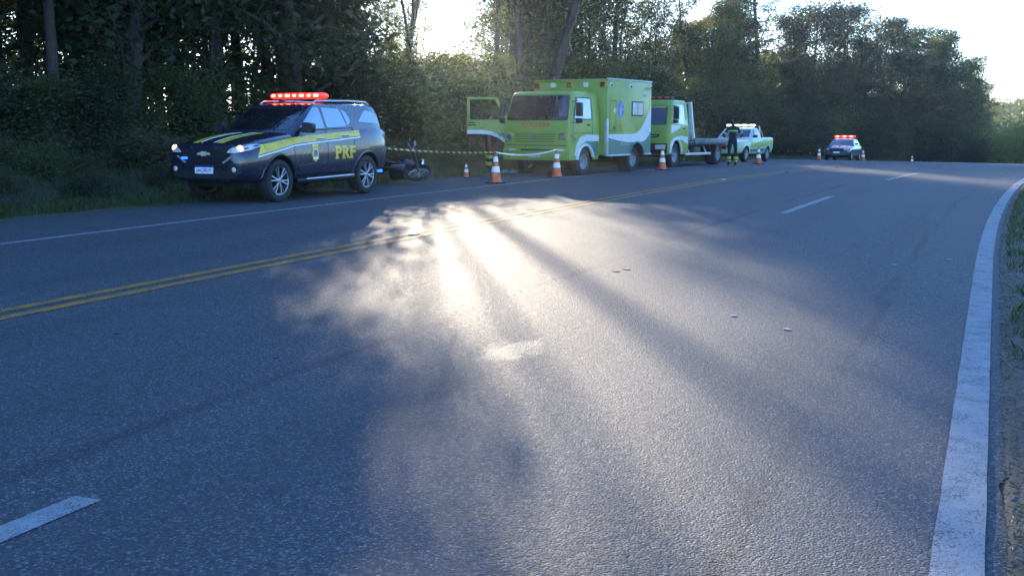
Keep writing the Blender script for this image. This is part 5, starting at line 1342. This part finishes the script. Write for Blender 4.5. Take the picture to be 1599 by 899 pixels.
def motorcycle():
    g = pix(608, 291); 
    c = empty('motorcycle', g + Vector((-.05, .55, .12)), (R(-66), R(0), R(-12))); tag(c, 'dark motorcycle lying on its side on the grass behind the police car', 'motorcycle')
    for x in (-.65, .62):
        w = empty('wheel', (x, 0, .30), None, c)
        MB().lathe([(.245, -.035), (.28, -.05), (.305, -.03), (.31, 0), (.305, .03), (.28, .05), (.245, .035)], 26, 'Y', close=True).build('tyre', M['rubber'], w)
        m = MB().lathe([(.25, -.03), (.235, -.03), (.235, .03), (.25, .03)], 24, 'Y', close=True).lathe([(.03, -.06), (.03, .06)], 10, 'Y')
        for k in range(8): a = k * math.pi / 4; m.tube([(.03 * math.cos(a), 0, .03 * math.sin(a)), (.24 * math.cos(a + .15), 0, .24 * math.sin(a + .15))], .006, 4)
        m.build('rim', M['steelwheel'], w)
    fr = MB().tube([(.42, 0, .88), (.1, 0, .62), (-.35, 0, .60), (-.65, 0, .30)], .025, 6).tube([(.42, 0, .88), (.18, 0, .36), (-.30, 0, .30), (-.35, 0, .60)], .022, 6); fr.build('frame', M['black'], c)
    MB().tube([(.40, .08, .90), (.62, .08, .30)], .024, 8).tube([(.40, -.08, .90), (.62, -.08, .30)], .024, 8).build('fork', M['black'], c)
    MB().loft([[(.36 - t, y * w, .66 + z * h) for y, z in ((-.5, .1), (-1, .6), (-.6, 1.05), (0, 1.15), (.6, 1.05), (1, .6), (.5, .1))] for t, w, h in ((0, .06, .18), (.08, .13, .25), (.28, .14, .25), (.42, .09, .16))]).build('tank', M['navy'], c, 60)
    MB().loft([[(x, y * w, .70 + z) for y, z in ((-1, 0), (-.9, h), (0, h + .02), (.9, h), (1, 0))] for x, w, h in ((-.05, .08, .08), (-.3, .13, .07), (-.6, .12, .12), (-.8, .09, .13))]).build('seat', M['black'], c, 50)
    MB().box((.08, 0, .42), (.36, .26, .30)).lathe([(.09, -.17), (.09, .17)], 14, 'Y', (.0, 0, .36)).build('engine', M['grille'], c, 38, .03)
    MB().tube([(.1, -.14, .34), (-.3, -.17, .28), (-.75, -.19, .36)], [.025, .035, .05], 8).build('exhaust', M['black'], c)
    hb = MB().tube([(.28, -.36, .98), (.36, -.2, 1.0), (.40, 0, .95), (.36, .2, 1.0), (.28, .36, .98)], .016, 6).tube([(.28, .36, .98), (.22, .46, .97)], .022, 6).tube([(.28, -.36, .98), (.22, -.46, .97)], .022, 6).build('handlebar', M['chrome'], c)
    for s in (-1, 1):
        MB().tube([(.32, s * .28, 1.0), (.34, s * .34, 1.16)], .008, 5).lathe([(.065, -.008), (.07, .008), (.06, .014)], 12, 'X', (.33, s * .36, 1.20)).build('mirror', M['steelwheel'], hb)
    h = MB().lathe([(.06, -.12), (.11, -.02), (.115, .03)], 18, 'X', (.55, 0, .84)).build('headlamp', M['black'], c)
    dome((.58, 0, .84), .105, .03, n=16).build('lens', M['chrome'], h)
    MB().loft([[(.62 + .34 * math.cos(a), y, .30 + .34 * math.sin(a)) for y in (-.07, 0, .07)] for a in [R(35 + k * 14) for k in range(9)]], False, False).build('mudguard', M['navy'], c, 60)
    MB().loft([[(-.65 + .35 * math.cos(a), y, .32 + .35 * math.sin(a)) for y in (-.08, 0, .08)] for a in [R(60 + k * 13) for k in range(9)]], False, False).build('mudguard', M['black'], c, 60)
def tape():
    a = suv.matrix_world @ Vector((-.86, .55, .92)); t1 = pix(774, 286.5) + Vector((0, 0, .735)); t2 = pix(869, 277.3) + Vector((0, 0, .735))
    rows = []; uvs = []; d = 0.0; last = None
    for p, q, sag, n in ((a, t1, .05, 48), (t1, t2, .10, 22)):
        for k in range(n + 1):
            if last is not None and k == 0: continue
            t = k / n; w = p.lerp(q, t); w.z -= sag * 4 * t * (1 - t)
            if last is not None: d += (w - last).length
            last = w.copy(); tw = .45 * math.sin(d * 1.9) + .2 * math.sin(d * 5.3); hv = Vector((.0, math.sin(tw), math.cos(tw))) * .019
            rows.append([tuple(w - hv), tuple(w + hv)]); uvs.append([(d * 2.2, 0), (d * 2.2, .10)])
    me = grid_mesh('barrier_tape', rows, uvs)
    me.polygons.foreach_set('material_index', [0 if i < 48 else 1 for i in range(len(me.polygons))])
    tag(mesh_obj('barrier_tape', me, [M['tape'], M['tapewhite']], None, 0), 'black and yellow striped tape strung from police car to cones', 'tape')
def small_things():
    cone(774, 286.5, .74, 'orange and white cone where the striped tape turns, beside the open ambulance door')
    cone(869, 277.3, .72, 'orange and white cone holding the tape end in front of the ambulance bumper')
    cone(1034, 265.5, .68, 'orange and white cone beside the tow truck front wheel')
    cone(728, 277.5, .40, 'short orange and white cone on the grass edge behind the tape')
    cone(1184, 256.5, .66, 'orange cone beside the white and green pickup door')
    cone(1281, 0, .76, 'orange and white cone on the crest beside the far police car bonnet', 0, 69.5)
    cone(1350, 0, .76, 'orange and white cone on the crest beside the far police car flank', 0, 72)
    cone(1427, 0, .74, 'lone orange and white cone on the crest away from the far police car', 0, 86)
    motorcycle(); tape()
    # crumpled white cloth by the cone
    mb = MB(); g = pix(789, 270)
    for k, (ox, oy, r) in enumerate(((0, 0, .16), (.22, .05, .13))):
        rr = []
        for i in range(6): rr.append([(g.x + ox + (r * (1 - i / 6)) * math.cos(a) * (1 + .3 * math.sin(3 * a + i)), g.y + oy + r * (1 - i / 6) * math.sin(a) * .8, g.z + .0 + .09 * (i / 5) ** .8 + .015 * math.sin(5 * a + i)) for a in [j * math.pi / 6 for j in range(12)]])
        mb.loft(rr)
    tag(mb.build('crumpled_cloth', M['paper'], None, 40), 'crumpled white cloth lying on the ground beside the tape cone', 'cloth')
    for u, v, mt, line in ((640, 367, 'studbody', 'y'), (1125, 281, 'studbody', 'y'), (1229, 269, 'studdark', 'y'), (1307, 262, 'studdark', 'y'), (1367, 258, 'studdark', 'y'), (1420, 255, 'studdark', 'y'), (1563, 322, 'paper', 'r'), (1595, 290, 'studbody', 'r')):
        g = pix(u, v); s_, o_ = so(g.x, g.y)
        mb = MB().box((0, 0, .011), (.12, .11, .022), None, (.7, .75)); o = mb.build('road_stud', M[mt], None, 38, .004)
        x, y = xy(s_, OY if line == 'y' and v > 275 else (o_ if line == 'y' else ORR)); o.location = (x, y, zroad(s_) + .004); o.rotation_euler.z = -AZ0
        tag(o, 'flat reflective road stud set on the yellow centre line' if line == 'y' else 'flat reflective road stud set on the white edge line by the grass', 'road stud', 'studs on the centre line' if line == 'y' else 'studs on the edge line')
    rd = random.Random(3)
    for u, v, r, lab in ((978, 421, .09, 'pale broken scrap lying at the dark road joint'), (962, 424, .07, 'dark flattened scrap beside the pale scrap at the road joint'), (1396, 414, .07, None), (1483, 406, .07, None), (1145, 494, .05, None), (1228, 515, .06, None), (1355, 400, .04, None), (182, 522, .04, 'd'), (432, 560, .03, 'd')):
        g = pix(u, v); poly = [(r * rd.uniform(.6, 1.2) * math.cos(a) * 1.5, r * rd.uniform(.6, 1.2) * math.sin(a)) for a in [k * math.pi / 4 for k in range(8)]]; poly = [(a * .42, b * .42) for a, b in poly]
        dark = lab is not None and ('dark' in lab or lab == 'd'); 
        o = MB().prism(poly, lambda a, b, q: (a, b, q), .004).build('road_scrap', M['conebase' if dark else 'paper'], None, 0); o.location = (g.x, g.y, g.z + .003); o.rotation_euler.z = rd.uniform(0, 3)
        if lab in (None, 'd'): tag(o, 'pale flat leaf scrap lying on the open lane' if lab is None else 'dark flat scrap lying on the shaded lane', 'scrap', 'pale scraps on the lane' if lab is None else 'dark scraps on the lane')
        else: tag(o, lab, 'scrap')
small_things()

# ------------------------------------------------------------------ air
def build_haze():
    t = NT('haze'); t.t.nodes.remove(t.b)
    v = t.n('VolumePrincipled'); v.inputs['Color'].default_value = (.74, .87, 1, 1); v.inputs['Density'].default_value = .00025; v.inputs['Anisotropy'].default_value = .78
    t.t.links.new(v.outputs[0], t.out.inputs['Volume'])
    o = MB().box((60, 190, 18), (700, 480, 52)).build('haze', t.m, None, 0)
    tag(o, 'thin pale haze in the backlit air', 'haze', kind='stuff')
build_haze()
